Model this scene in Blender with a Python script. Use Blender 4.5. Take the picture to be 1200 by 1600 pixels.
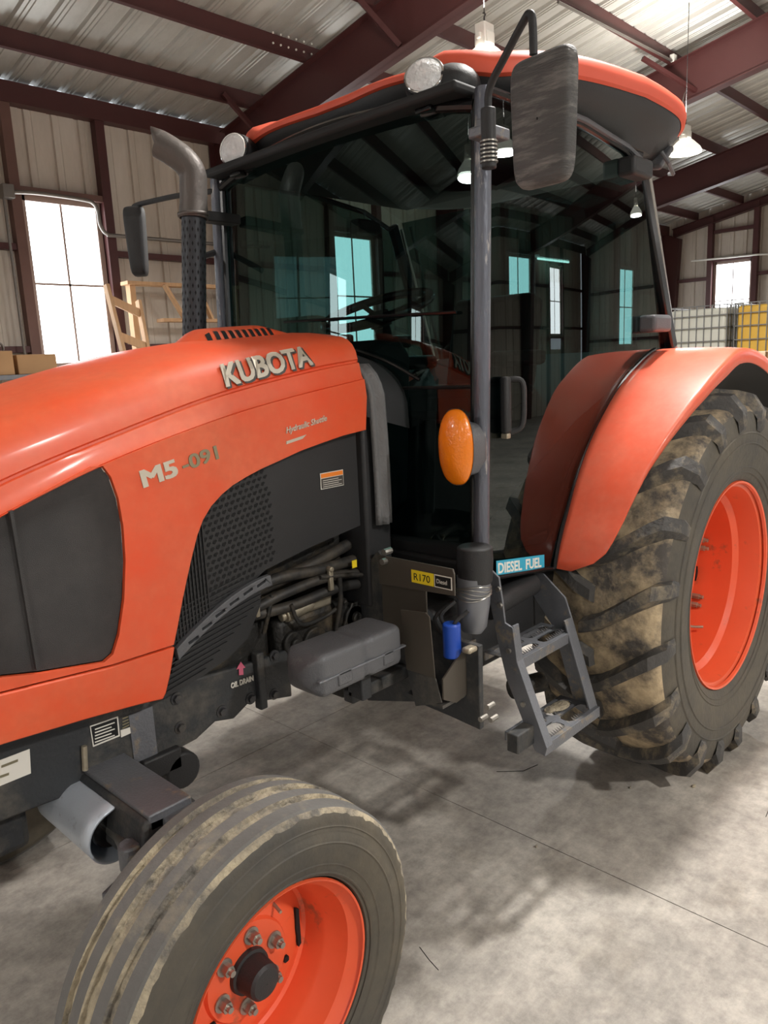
import bpy, bmesh, math, random
from math import sin, cos, pi, radians, hypot, atan2
from mathutils import Vector, Matrix
from mathutils.geometry import tessellate_polygon
random.seed(7)
for o in list(bpy.data.objects): bpy.data.objects.remove(o)
scn = bpy.context.scene
col = scn.collection

# ------------------------------------------------------------------ camera
CAM = Vector((-0.77449, -1.97305, 1.65926)); YAW, PIT, ROL, FPX = 0.8035998, 0.1946737, 0.0466603, 1188.5348
def cam_axes():
    f = Vector((sin(YAW)*cos(PIT), cos(YAW)*cos(PIT), -sin(PIT)))
    r = Vector((cos(YAW), -sin(YAW), 0)); d = f.cross(r)
    return r*cos(ROL)+d*sin(ROL), -r*sin(ROL)+d*cos(ROL), f
CR, CD, CF = cam_axes()
cd = bpy.data.cameras.new('camera'); cam = bpy.data.objects.new('camera', cd); col.objects.link(cam)
cd.sensor_fit = 'VERTICAL'; cd.sensor_height = 36; cd.sensor_width = 27; cd.lens = 36*FPX/1600; cd.clip_start = .05; cd.clip_end = 100
M4 = Matrix.Identity(4)
for i in range(3):
    M4[i][0] = CR[i]; M4[i][1] = -CD[i]; M4[i][2] = -CF[i]; M4[i][3] = CAM[i]
cam.matrix_world = M4; scn.camera = cam
def P(u, v, ax, val):
    """measuring aid: where the sight line of a photo point meets the plane ax = val"""
    d = CR*((u-600)/FPX)+CD*((v-800)/FPX)+CF
    i = 'xyz'.index(ax); t = (val-CAM[i])/d[i]
    return CAM+d*t

# ------------------------------------------------------------------ world, exposure, lamps
w = bpy.data.worlds.new('world'); scn.world = w; w.use_nodes = True
bg = w.node_tree.nodes['Background']; bg.inputs[0].default_value = (.85, .92, 1, 1); bg.inputs[1].default_value = 1.0
scn.view_settings.view_transform = 'Standard'; scn.view_settings.look = 'None'
scn.view_settings.exposure = 0.28; scn.view_settings.gamma = 1; scn.view_settings.use_curve_mapping = False
# hanging lamps: place, watts down, watts up (added fill that brightens the roof)
LAMPS = [(P(757, 52, 'z', 3.98)-Vector((0, 0, .25)), 130, 60), (P(1070, 240, 'z', 3.95), 140, 60), ((1.3, -5.6, 4.3), 240, 70), ((-4.6, 2.05, 4.0), 150, 80), ((-5.2, -5.6, 4.3), 130, 80),
         ((7.5, -5.6, 4.3), 130, 70), ((14, -5.6, 4.3), 130, 70), ((15.5, -1.2, 4.3), 170, 60), ((-9.5, -1.5, 4.3), 150, 80), ((2.8, -.73, 4.7), 170, 50)]

# ------------------------------------------------------------------ material helpers
def lin(c):
    return tuple(((x/255)/12.92 if x/255 <= .04045 else (((x/255)+.055)/1.055)**2.4) for x in c)
def mat(name, rgb, rough=.5, metal=0., vary=0., vscale=6., bump=0., bscale=60., dust=None, damt=0., dscale=5., dedge=.12, spec=.5, coat=0., stretch=None, emit=0., rvary=0.):
    m = bpy.data.materials.new(name); m.use_nodes = True
    nt = m.node_tree; N = nt.nodes; L = nt.links
    b = N['Principled BSDF']; c = lin(rgb)
    b.inputs['Base Color'].default_value = (*c, 1); b.inputs['Roughness'].default_value = rough
    b.inputs['Metallic'].default_value = metal; b.inputs['Specular IOR Level'].default_value = spec
    if coat: b.inputs['Coat Weight'].default_value = coat; b.inputs['Coat Roughness'].default_value = .12
    if emit:
        b.inputs['Emission Color'].default_value = (*c, 1); b.inputs['Emission Strength'].default_value = emit
    if not (vary or bump or dust): return m
    tc = N.new('ShaderNodeTexCoord'); mp = N.new('ShaderNodeMapping'); L.new(tc.outputs['Object'], mp.inputs[0])
    if stretch: mp.inputs['Scale'].default_value = stretch
    out = None
    if vary:
        n = N.new('ShaderNodeTexNoise'); n.inputs['Scale'].default_value = vscale; n.inputs['Detail'].default_value = 6; L.new(mp.outputs[0], n.inputs[0])
        mx = N.new('ShaderNodeMix'); mx.data_type = 'RGBA'
        mx.inputs[6].default_value = (*[x*(1-vary) for x in c], 1); mx.inputs[7].default_value = (*[min(1, x*(1+vary)) for x in c], 1)
        L.new(n.outputs[0], mx.inputs[0]); out = mx.outputs[2]; L.new(out, b.inputs['Base Color'])
        if rvary:
            mr = N.new('ShaderNodeMapRange'); mr.inputs[3].default_value = max(0, rough-rvary); mr.inputs[4].default_value = rough+rvary
            L.new(n.outputs[0], mr.inputs[0]); L.new(mr.outputs[0], b.inputs['Roughness'])
    if dust:
        n = N.new('ShaderNodeTexNoise'); n.inputs['Scale'].default_value = dscale; n.inputs['Detail'].default_value = 9; n.inputs['Roughness'].default_value = .68; L.new(mp.outputs[0], n.inputs[0])
        mr = N.new('ShaderNodeMapRange'); t = 1-damt
        mr.inputs[1].default_value = .3+.4*t-dedge/2; mr.inputs[2].default_value = .3+.4*t+dedge/2; L.new(n.outputs[0], mr.inputs[0])
        n3 = N.new('ShaderNodeTexNoise'); n3.inputs['Scale'].default_value = 40; L.new(mp.outputs[0], n3.inputs[0])
        dm = N.new('ShaderNodeMix'); dm.data_type = 'RGBA'; dc = lin(dust)
        dm.inputs[6].default_value = (*[x*.7 for x in dc], 1); dm.inputs[7].default_value = (*[x*1.2 for x in dc], 1); L.new(n3.outputs[0], dm.inputs[0])
        mx = N.new('ShaderNodeMix'); mx.data_type = 'RGBA'; L.new(mr.outputs[0], mx.inputs[0])
        if out: L.new(out, mx.inputs[6])
        else: mx.inputs[6].default_value = (*c, 1)
        L.new(dm.outputs[2], mx.inputs[7]); L.new(mx.outputs[2], b.inputs['Base Color'])
    if bump:
        n2 = N.new('ShaderNodeTexNoise'); n2.inputs['Scale'].default_value = bscale; n2.inputs['Detail'].default_value = 5; L.new(mp.outputs[0], n2.inputs[0])
        bp = N.new('ShaderNodeBump'); bp.inputs['Strength'].default_value = bump; bp.inputs['Distance'].default_value = .01
        L.new(n2.outputs[0], bp.inputs['Height']); L.new(bp.outputs[0], b.inputs['Normal'])
    return m
def glass(name, tint, refl=1.6, gl=(.8, 1, .98)):
    m = bpy.data.materials.new(name); m.use_nodes = True; nt = m.node_tree; N = nt.nodes; L = nt.links; N.clear()
    t = N.new('ShaderNodeBsdfTransparent'); t.inputs[0].default_value = (*tint, 1)
    g = N.new('ShaderNodeBsdfGlossy'); g.inputs['Roughness'].default_value = .004; g.inputs[0].default_value = (*gl, 1)
    lw = N.new('ShaderNodeLayerWeight'); lw.inputs[0].default_value = .5          # Schlick curve, same from both faces
    pw = N.new('ShaderNodeMath'); pw.operation = 'POWER'; pw.inputs[1].default_value = 5; L.new(lw.outputs['Facing'], pw.inputs[0])
    ma = N.new('ShaderNodeMath'); ma.operation = 'MULTIPLY_ADD'; ma.inputs[1].default_value = .96; ma.inputs[2].default_value = .04; L.new(pw.outputs[0], ma.inputs[0])
    mu = N.new('ShaderNodeMath'); mu.operation = 'MULTIPLY'; mu.inputs[1].default_value = refl; mu.use_clamp = True; L.new(ma.outputs[0], mu.inputs[0])
    mx = N.new('ShaderNodeMixShader'); L.new(mu.outputs[0], mx.inputs[0]); L.new(t.outputs[0], mx.inputs[1]); L.new(g.outputs[0], mx.inputs[2])
    o = N.new('ShaderNodeOutputMaterial'); L.new(mx.outputs[0], o.inputs[0]); return m
def emis(name, rgb, s):
    m = bpy.data.materials.new(name); m.use_nodes = True; N = m.node_tree.nodes; N.clear()
    e = N.new('ShaderNodeEmission'); e.inputs[0].default_value = (*rgb, 1); e.inputs[1].default_value = s
    o = N.new('ShaderNodeOutputMaterial'); m.node_tree.links.new(e.outputs[0], o.inputs[0]); return m

ORANGE = mat('orange_paint', (226, 78, 36), .44, vary=.05, vscale=3, coat=.12, dust=(214, 120, 84), damt=.2, dscale=2.2, dedge=.5)
ORANGE2 = mat('orange_fender', (230, 84, 50), .42, vary=.05, vscale=3, coat=.15, dust=(215, 130, 105), damt=.2, dscale=2, dedge=.5)
ORANGEROOF = mat('orange_roof', (224, 92, 66), .5, vary=.06, vscale=4)
ORANGEWHEEL = mat('orange_wheel', (228, 92, 54), .42, vary=.08, vscale=6, dust=(150, 90, 65), damt=.14, dscale=9)
BLACKPL = mat('black_plastic', (38, 38, 39), .55, vary=.15, vscale=8, bump=.15, bscale=250)
VENT = mat('vent_mesh_plastic', (47, 46, 46), .6, vary=.25, vscale=4, dust=(80, 76, 74), damt=.2, dscale=3, dedge=.5, bump=.5, bscale=700)
BLACK = mat('black_gloss', (16, 16, 17), .25)
CABIN = mat('cabin_trim', (24, 24, 25), .7, vary=.2)
SLEEVE = mat('sleeve_rubber', (104, 104, 104), .6, vary=.2, vscale=12, bump=.3, bscale=120)
GREYPL = mat('grey_plastic', (88, 89, 92), .45, vary=.15, vscale=10, bump=.2, bscale=200, dust=(122, 120, 117), damt=.08, dscale=12)
MIRROR_BACK = mat('scuffed_mirror_shell', (80, 79, 78), .6, vary=.3, vscale=18, bump=.5, bscale=90, dust=(146, 142, 138), damt=.24, dscale=14, dedge=.25, stretch=(1, .4, 3))
STEELDK = mat('dark_steel', (62, 62, 64), .5, .3, vary=.2, vscale=12, bump=.2, bscale=120, dust=(112, 104, 92), damt=.22, dscale=9, dedge=.25)
CHASSIS = mat('chassis_paint', (50, 52, 54), .55, .1, vary=.2, vscale=7, bump=.25, bscale=90, dust=(110, 104, 94), damt=.2, dscale=5, dedge=.3)
STEPM = mat('step_steel', (112, 114, 119), .45, .35, vary=.2, vscale=12, bump=.25, bscale=150, dust=(165, 148, 120), damt=.18, dscale=14, dedge=.15)
PILLAR = mat('worn_pillar_paint', (98, 101, 110), .4, .4, vary=.25, vscale=30, bump=.3, bscale=120, dust=(178, 172, 166), damt=.2, dscale=26, dedge=.08, stretch=(1, 1, .25))
BROWNPL = mat('olive_plate', (78, 72, 64), .5, .2, vary=.12, vscale=6)
ENGINE = mat('greasy_engine', (40, 39, 37), .55, .3, vary=.3, vscale=14, bump=.5, bscale=60, dust=(96, 84, 66), damt=.25, dscale=10, dedge=.25)
HOSE = mat('rubber_hose', (38, 37, 36), .55, vary=.2, vscale=20, dust=(92, 84, 72), damt=.25, dscale=12, dedge=.3)
ALU = mat('cast_aluminium', (170, 160, 140), .45, .6, vary=.25, vscale=20, bump=.3)
SILVER = mat('silver_paint', (188, 196, 206), .42, .35, vary=.12, vscale=12, bump=.12, bscale=90, dust=(120, 120, 122), damt=.1, dscale=20)
CHROME = mat('chrome', (220, 220, 220), .12, 1.)
ZINC = mat('zinc_bolt', (160, 156, 148), .35, .8, vary=.2, vscale=40)
RUBBER = mat('tyre_rubber', (62, 60, 58), .75, vary=.2, vscale=9, bump=.3, bscale=50, dust=(104, 96, 84), damt=.2, dscale=5, dedge=.4)
SIDEWALL = mat('tyre_sidewall', (64, 62, 58), .7, vary=.16, vscale=5, bump=.2, bscale=50, dust=(108, 98, 80), damt=.18, dscale=3.4, dedge=.6)
TREAD = mat('muddy_tread', (78, 73, 68), .85, vary=.2, vscale=14, bump=.5, bscale=40, dust=(186, 166, 134), damt=.5, dscale=5.5, dedge=.18)
LUG = mat('tread_lug_rubber', (70, 68, 66), .7, vary=.2, vscale=9, bump=.4, bscale=60, dust=(150, 136, 112), damt=.27, dscale=9, dedge=.2)
MUD = mat('dried_mud', (172, 160, 136), .95, vary=.3, vscale=30, bump=1., bscale=70, dust=(104, 100, 94), damt=.46, dscale=9, dedge=.2)
RIB = mat('rib_rubber', (98, 96, 93), .75, vary=.15, vscale=10, bump=.3, bscale=60, dust=(140, 130, 112), damt=.14, dscale=8, dedge=.2)
EXH = mat('exhaust_steel', (96, 90, 86), .5, .35, vary=.2, vscale=8, bump=.2)
SHIELD = mat('exhaust_shield', (58, 60, 64), .5, .4, vary=.15, vscale=20)
HOLE = mat('slot_black', (6, 6, 7), .8)
AMBER = mat('amber_lens', (240, 128, 12), .18, vary=.1, vscale=30, coat=.4, bump=.25, bscale=150)
LENS = mat('lamp_lens', (238, 240, 242), .12, .15, vary=.3, vscale=45, bump=1., bscale=60)
WHITE = mat('white_decal', (226, 222, 212), .5)
SILVTXT = mat('silver_lettering', (214, 206, 190), .32, .5)
GREYTXT = mat('grey_lettering', (150, 142, 116), .38, .5)
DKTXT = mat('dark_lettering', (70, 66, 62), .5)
YELLOW = mat('yellow_decal', (236, 208, 38), .5)
CYAN = mat('cyan_decal', (52, 160, 190), .5)
BLKTXT = mat('black_lettering', (18, 18, 18), .5)
PINK = mat('pink_arrow_decal', (196, 92, 118), .5)
ORDEC = mat('orange_decal', (236, 130, 40), .5)
GL_W = glass('windshield_glass', (.20, .31, .30), 1.3, (.80, 1, .98))
GL_D = glass('door_glass', (.16, .25, .245), 1.45, (.92, 1, 1))
MAROON = mat('maroon_steel', (76, 39, 38), .5, .1, vary=.12, vscale=3, bump=.08)
WALLP = mat('white_wall_panel', (212, 202, 190), .55, .0, vary=.12, vscale=1.6, dust=(160, 146, 128), damt=.22, dscale=1.5, dedge=.6, stretch=(1, 1, .25))
ROOFP = mat('galvanised_roof_panel', (214, 212, 206), .42, .35, vary=.12, vscale=1.3, bump=.05, dust=(150, 144, 132), damt=.25, dscale=1.2, dedge=.7, stretch=(1, .3, 1), rvary=.1)
WOOD = mat('pine_board', (196, 156, 116), .7, vary=.2, vscale=8, stretch=(6, 6, .6))
CARD = mat('cardboard', (176, 138, 98), .8, vary=.1, vscale=4)
CARD2 = mat('pale_cardboard', (186, 166, 140), .75, vary=.15, vscale=3)
CONDUIT = mat('conduit_metal', (128, 122, 116), .4, .6)
LAMPSH = mat('lamp_shade_white', (225, 222, 214), .4)
LAMPGL = mat('lamp_shade_glowing', (250, 246, 232), .4, emit=.7)
PANE = emis('daylit_pane', (.94, .98, 1), 7.0)
GLOW = emis('lamp_glow', (1, .95, .85), 14)
TUBEGLOW = emis('tube_glow', (1, .97, .9), 12)
TOTEW = mat('tote_white', (226, 226, 214), .45, vary=.05)
TOTEY = mat('tote_yellow', (232, 186, 78), .45, vary=.1)
CAGE = mat('cage_tube', (150, 150, 148), .35, .8)

# ------------------------------------------------------------------ mesh builder
class MB:
    def __init__(s): s.v = []; s.f = []; s.m = []; s.mi = 0
    def add(s, vs, fs, mi=None):
        o = len(s.v); s.v += [tuple(a) for a in vs]; s.f += [tuple(i+o for i in f) for f in fs]; s.m += [s.mi if mi is None else mi]*len(fs); return s
    def box(s, a, b, R=None, at=None, mi=None):
        x0, y0, z0 = a; x1, y1, z1 = b
        vs = [Vector(p) for p in ((x0,y0,z0),(x1,y0,z0),(x1,y1,z0),(x0,y1,z0),(x0,y0,z1),(x1,y0,z1),(x1,y1,z1),(x0,y1,z1))]
        if R: vs = [R @ p for p in vs]
        if at is not None: vs = [p+Vector(at) for p in vs]
        return s.add(vs, [(0,3,2,1),(4,5,6,7),(0,1,5,4),(1,2,6,5),(2,3,7,6),(3,0,4,7)], mi)
    def bar(s, p0, p1, w, t, up=(0,0,1), mi=None):
        p0 = Vector(p0); p1 = Vector(p1); d = (p1-p0).normalized(); u = Vector(up)
        a = d.cross(u).normalized()*w/2; c = a.cross(d).normalized()*t/2
        vs = [p0-a-c, p0+a-c, p0+a+c, p0-a+c, p1-a-c, p1+a-c, p1+a+c, p1-a+c]
        return s.add(vs, [(0,1,2,3),(7,6,5,4),(0,4,5,1),(1,5,6,2),(2,6,7,3),(3,7,4,0)], mi)
    def cyl(s, p0, p1, r0, r1=None, n=20, caps=True, mi=None, sc=None):
        r1 = r0 if r1 is None else r1
        return s.tube([p0, p1], [r0, r1], n, caps, mi, sc)
    def tube(s, pts, r, n=12, caps=True, mi=None, sc=None):
        pts = [Vector(p) for p in pts]; k = len(pts); rs = r if isinstance(r, (list, tuple)) else [r]*k
        vs = []; fs = []; prev = None
        for i, p in enumerate(pts):
            d = (pts[min(i+1, k-1)]-pts[max(i-1, 0)]).normalized()
            if prev is None: a = d.orthogonal().normalized() if abs(d.z) > .95 or sc is None else d.cross(Vector((0,0,1))).normalized()
            else: a = (prev-d*prev.dot(d)).normalized()
            prev = a; c = d.cross(a)
            for j in range(n):
                t = 2*pi*j/n; vs.append(p+(a*cos(t)*(sc[0] if sc else 1)+c*sin(t)*(sc[1] if sc else 1))*rs[i])
        for i in range(k-1):
            for j in range(n):
                q = (j+1) % n; fs.append((i*n+j, i*n+q, (i+1)*n+q, (i+1)*n+j))
        if caps: fs.append(tuple(range(n-1, -1, -1))); fs.append(tuple((k-1)*n+j for j in range(n)))
        return s.add(vs, fs, mi)
    def lathe(s, prof, c, n=64, axis='y', mats=None, close=False, fn=None):
        """prof = [(h, r)] along the axis"""
        c = Vector(c); vs = []; fs = []; ms = []; k = len(prof)
        for i, (h, r) in enumerate(prof):
            for j in range(n):
                t = 2*pi*j/n; rr = r+(fn(i, t) if fn else 0)
                if axis == 'y': vs.append(c+Vector((cos(t)*rr, h, sin(t)*rr)))
                elif axis == 'x': vs.append(c+Vector((h, cos(t)*rr, sin(t)*rr)))
                else: vs.append(c+Vector((cos(t)*rr, sin(t)*rr, h)))
        rng = k if close else k-1
        for i in range(rng):
            for j in range(n):
                q = (j+1) % n; i2 = (i+1) % k
                fs.append((i*n+j, i*n+q, i2*n+q, i2*n+j)); ms.append(mats[i] if mats else s.mi)
        o = len(s.v); s.v += [tuple(a) for a in vs]; s.f += [tuple(i+o for i in f) for f in fs]; s.m += ms
        return s
    def prism(s, poly, axis, a, b, holes=(), mi=None, fn=None):
        """extrude a 2-D outline (with holes) along an axis between a and b; fn maps the point"""
        loops = [list(poly)]+[list(h) for h in holes]; flat = [p for l in loops for p in l]
        tri = tessellate_polygon([[Vector((p[0], p[1], 0)) for p in l] for l in loops])
        def mk(p, h):
            q = (h, p[0], p[1]) if axis == 'x' else (p[0], h, p[1]) if axis == 'y' else (p[0], p[1], h)
            return fn(q) if fn else q
        n = len(flat); vs = [mk(p, a) for p in flat]+[mk(p, b) for p in flat]; fs = []
        for t in tri: fs.append(tuple(t)); fs.append(tuple(i+n for i in reversed(t)))
        o = 0
        for l in loops:
            k = len(l)
            for i in range(k): j = (i+1) % k; fs.append((o+i, o+j, o+j+n, o+i+n))
            o += k
        return s.add(vs, fs, mi)
    def grid(s, fn, nu, nv, mi=None, closeu=False):
        vs = [fn(i/(nu if closeu else nu), j/nv) for j in range(nv+1) for i in range(nu+(0 if closeu else 1))]
        w_ = nu if closeu else nu+1; fs = []
        for j in range(nv):
            for i in range(nu):
                q = (i+1) % w_; fs.append((j*w_+i, j*w_+q, (j+1)*w_+q, (j+1)*w_+i))
        return s.add(vs, fs, mi)
    def ball(s, c, r, n=12, mi=None):
        c = Vector(c); r = r if hasattr(r, '__len__') else (r, r, r)
        return s.grid(lambda u, v: c+Vector((r[0]*cos(2*pi*u)*sin(pi*v), r[1]*sin(2*pi*u)*sin(pi*v), r[2]*cos(pi*v))), n, n//2, mi)
    def build(s, name, mats, parent=None, smooth=35, bevel=0, solid=0, subsurf=0, seg=2, label=None, kind=None, weld=True):
        me = bpy.data.meshes.new(name); me.from_pydata(s.v, [], s.f)
        mats = mats if isinstance(mats, (list, tuple)) else [mats]
        for m in mats: me.materials.append(m)
        if len(mats) > 1: me.polygons.foreach_set('material_index', s.m)
        bm = bmesh.new(); bm.from_mesh(me)
        if weld: bmesh.ops.remove_doubles(bm, verts=bm.verts, dist=1e-5)
        bmesh.ops.recalc_face_normals(bm, faces=bm.faces); bm.to_mesh(me); bm.free()
        if smooth:
            me.polygons.foreach_set('use_smooth', [True]*len(me.polygons)); me.set_sharp_from_angle(angle=radians(smooth))
        o = bpy.data.objects.new(name, me); col.objects.link(o)
        if parent: o.parent = parent
        if solid: md = o.modifiers.new('solid', 'SOLIDIFY'); md.thickness = solid; md.offset = 0
        if bevel: md = o.modifiers.new('bevel', 'BEVEL'); md.width = bevel; md.segments = seg; md.limit_method = 'ANGLE'; md.angle_limit = radians(40); md.harden_normals = False
        if subsurf: md = o.modifiers.new('subsurf', 'SUBSURF'); md.levels = md.render_levels = subsurf
        if label: o['label'] = label
        if kind: o['kind'] = kind
        return o
def thing(name, label=None, cat=None, group=None, kind=None):
    o = bpy.data.objects.new(name, None); col.objects.link(o); o.empty_display_size = .1
    return tag(o, label, cat, group, kind)
def tag(o, label=None, cat=None, group=None, kind=None):
    if label: o['label'] = label
    if cat: o['category'] = cat
    if group: o['group'] = group
    if kind: o['kind'] = kind
    return o
def dup(o, parent=None, loc=None):
    c = o.copy(); col.objects.link(c); c.parent = parent
    if loc is not None: c.location = loc
    for ch in list(o.children): dup(ch, c)
    return c
def text(s, name, m, parent, size, fn, align='LEFT', ext=.0015, bold=0., squash=1., shear=0., label=None, fat=0.):
    """lettering as thin solid glyphs, placed by fn(along, up, out)"""
    cu = bpy.data.curves.new(name, 'FONT'); cu.body = s; cu.size = size; cu.align_x = align; cu.extrude = ext; cu.offset = bold; cu.shear = shear; cu.resolution_u = 3
    t = bpy.data.objects.new('tmp', cu); col.objects.link(t); bpy.context.view_layer.update()
    me = bpy.data.meshes.new_from_object(t.evaluated_get(bpy.context.evaluated_depsgraph_get()))
    bpy.data.objects.remove(t)
    if fat:        # heavier strokes: the glyphs laid over themselves with small shifts, in one mesh
        vs = [tuple(v.co) for v in me.vertices]; fs = [tuple(p.vertices) for p in me.polygons]; V = []; F = []
        for k, (dx, dy) in enumerate(((-1, -1), (1, -1), (1, 1), (-1, 1), (0, 0))):
            o_ = len(V); V += [(x+dx*fat, y+dy*fat*.7, z*(1+.02*k)) for x, y, z in vs]; F += [tuple(i+o_ for i in f) for f in fs]
        me = bpy.data.meshes.new(name); me.from_pydata(V, [], F)
    for v in me.vertices: v.co = fn(v.co.x*squash, v.co.y, v.co.z)
    me.materials.clear(); me.materials.append(m)
    o = bpy.data.objects.new(name, me); col.objects.link(o); o.parent = parent
    if label: o['label'] = label
    return o
def ip(x, xs, ys):
    if x <= xs[0]: return ys[0]
    for i in range(len(xs)-1):
        if x <= xs[i+1]: t = (x-xs[i])/(xs[i+1]-xs[i]); return ys[i]+(ys[i+1]-ys[i])*t
    return ys[-1]
def sip(x, xs, ys):
    """monotone-ish smooth interpolation"""
    n = len(xs)
    if x <= xs[0]: return ys[0]
    if x >= xs[-1]: return ys[-1]
    for i in range(n-1):
        if x <= xs[i+1]: break
    def sl(k):
        if k == 0: return (ys[1]-ys[0])/(xs[1]-xs[0])
        if k == n-1: return (ys[-1]-ys[-2])/(xs[-1]-xs[-2])
        return (ys[k+1]-ys[k-1])/(xs[k+1]-xs[k-1])
    h = xs[i+1]-xs[i]; t = (x-xs[i])/h; a, b = sl(i)*h, sl(i+1)*h
    return (2*t**3-3*t**2+1)*ys[i]+(t**3-2*t**2+t)*a+(-2*t**3+3*t**2)*ys[i+1]+(t**3-t**2)*b
def spline(pts, k=6):
    """Catmull-Rom through points"""
    pts = [Vector(p) for p in pts]; out = []
    for i in range(len(pts)-1):
        p0 = pts[max(i-1, 0)]; p1 = pts[i]; p2 = pts[i+1]; p3 = pts[min(i+2, len(pts)-1)]
        for j in range(k):
            t = j/k; out.append(.5*((2*p1)+(p2-p0)*t+(2*p0-5*p1+4*p2-p3)*t*t+(3*p1-p0-3*p2+p3)*t**3))
    out.append(pts[-1]); return out

# ================================================================== BUILDING
YL, YR, YRIDGE = 7.0, -11.0, -2.0
X0, X1 = -13.0, 19.55
BAYS = [5.6+4.65*k for k in range(-4, 4)]          # frame positions -13 .. 19.55
def zroof(y): return 4.8+.2*(7-y) if y > YRIDGE else 4.8+.2*(y-YR)
PW = .93

# floor: slabs with saw-cut joints
def floor_material():
    m = bpy.data.materials.new('concrete_floor'); m.use_nodes = True; nt = m.node_tree; N = nt.nodes; L = nt.links; b = N['Principled BSDF']
    g = N.new('ShaderNodeNewGeometry')
    def noise(sc, det=6, ro=.6, stretch=None):
        n = N.new('ShaderNodeTexNoise'); n.inputs['Scale'].default_value = sc; n.inputs['Detail'].default_value = det; n.inputs['Roughness'].default_value = ro
        if stretch:
            mp = N.new('ShaderNodeMapping'); mp.inputs['Scale'].default_value = stretch; mp.inputs['Rotation'].default_value = (0, 0, .3); L.new(g.outputs['Position'], mp.inputs[0]); L.new(mp.outputs[0], n.inputs[0])
        else: L.new(g.outputs['Position'], n.inputs[0])
        return n
    def ramp(n, stops):
        r = N.new('ShaderNodeValToRGB'); L.new(n.outputs[0], r.inputs[0]); e = r.color_ramp.elements
        e[0].position, e[0].color = stops[0][0], (*lin(stops[0][1]), 1); e[1].position, e[1].color = stops[-1][0], (*lin(stops[-1][1]), 1)
        for p, c in stops[1:-1]: q = e.new(p); q.color = (*lin(c), 1)
        return r
    base = ramp(noise(1.3, 7, .66), [(.3, (136, 133, 128)), (.5, (166, 161, 154)), (.68, (192, 187, 179))])
    fine = ramp(noise(13, 8, .78), [(.3, (150, 150, 150)), (.52, (188, 188, 188)), (.72, (214, 214, 213))])
    scr = ramp(noise(4, 7, .75, (1.2, 9, 1)), [(.3, (180, 180, 180)), (.55, (188, 188, 188)), (.75, (200, 199, 196))])
    mx = N.new('ShaderNodeMix'); mx.data_type = 'RGBA'; mx.blend_type = 'MULTIPLY'; mx.inputs[0].default_value = 1; L.new(base.outputs[0], mx.inputs[6]); L.new(fine.outputs[0], mx.inputs[7])
    m2 = N.new('ShaderNodeMix'); m2.data_type = 'RGBA'; m2.blend_type = 'MULTIPLY'; m2.inputs[0].default_value = 1; L.new(mx.outputs[2], m2.inputs[6]); L.new(scr.outputs[0], m2.inputs[7])
    st = N.new('ShaderNodeMapRange'); st.inputs[1].default_value = .56; st.inputs[2].default_value = .72; L.new(noise(2.3, 4).outputs[0], st.inputs[0])
    m3 = N.new('ShaderNodeMix'); m3.data_type = 'RGBA'; m3.blend_type = 'MULTIPLY'; m3.inputs[7].default_value = (.66, .64, .61, 1); L.new(st.outputs[0], m3.inputs[0]); L.new(m2.outputs[2], m3.inputs[6])
    gain = N.new('ShaderNodeMix'); gain.data_type = 'RGBA'; gain.blend_type = 'MULTIPLY'; gain.inputs[0].default_value = 1; gain.inputs[7].default_value = (3.9, 3.8, 3.7, 1); L.new(m3.outputs[2], gain.inputs[6])
    L.new(gain.outputs[2], b.inputs['Base Color'])
    rr = N.new('ShaderNodeMapRange'); rr.inputs[3].default_value = .38; rr.inputs[4].default_value = .62; L.new(noise(3, 5).outputs[0], rr.inputs[0]); L.new(rr.outputs[0], b.inputs['Roughness'])
    bp = N.new('ShaderNodeBump'); bp.inputs['Strength'].default_value = .05; bp.inputs['Distance'].default_value = .01; L.new(noise(45, 5).outputs[0], bp.inputs['Height']); L.new(bp.outputs[0], b.inputs['Normal'])
    return m
CONC = floor_material()
JOINT = mat('joint_filler', (150, 144, 132), .9, vary=.3, vscale=20)
fl = MB().box((X0-.2, YR-.2, -.06), (X1+.2, YL+.2, -.012)).build('floor', JOINT, smooth=0); tag(fl, 'grey scuffed concrete shop floor under the tractor', None, None, 'structure')
xs = [1.265+4.65*k for k in range(-3, 5)]; xs = [X0]+[x for x in xs if X0 < x < X1]+[X1]
ys = [YR, -6.4, -3.36, .62, 3.8, YL]
for i in range(len(xs)-1):
    for j in range(len(ys)-1):
        g = .0016
        MB().box((xs[i]+g, ys[j]+g, -.03), (xs[i+1]-g, ys[j+1]-g, 0)).build('concrete_slab', CONC, fl, smooth=0)
for pts in ([(.63, -.68), (.612, -.73), (.60, -.775)], [(1.55, -.30), (1.62, -.38), (1.70, -.40)], [(1.90, -1.22), (1.98, -1.21)]):
    MB().tube([(x, y, .0008) for x, y in pts], .0011, 5).build('floor_crack', BLACK, fl)

# roof panels
def roof_profile():
    pts = [(0, 0)]
    for k in range(3):
        a = k*.31; pts += [(a+.11, 0), (a+.128, .03), (a+.182, .03), (a+.20, 0)]
        if k < 3: pts += [(a+.225, 0), (a+.232, .010), (a+.243, .010), (a+.25, 0), (a+.27, 0), (a+.277, .010), (a+.288, .010), (a+.295, 0), (a+.31, 0)]
    return pts
ce = MB().box((X0, YRIDGE-.15, zroof(YRIDGE)+.0), (X1, YRIDGE+.15, zroof(YRIDGE)+.03)).build('ceiling', ROOFP, smooth=0)
tag(ce, 'galvanised ribbed metal roof on maroon steel purlins', None, None, 'structure')
prof = roof_profile()
def slope_panel(x, y0, y1):
    vs = []; fs = []; n = len(prof)
    for y in (y0, y1):
        for a, h in prof: vs.append((x+a, y, zroof(y)+h))
    return vs, [(i, i+1, n+i+1, n+i) for i in range(n-1)]
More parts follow.
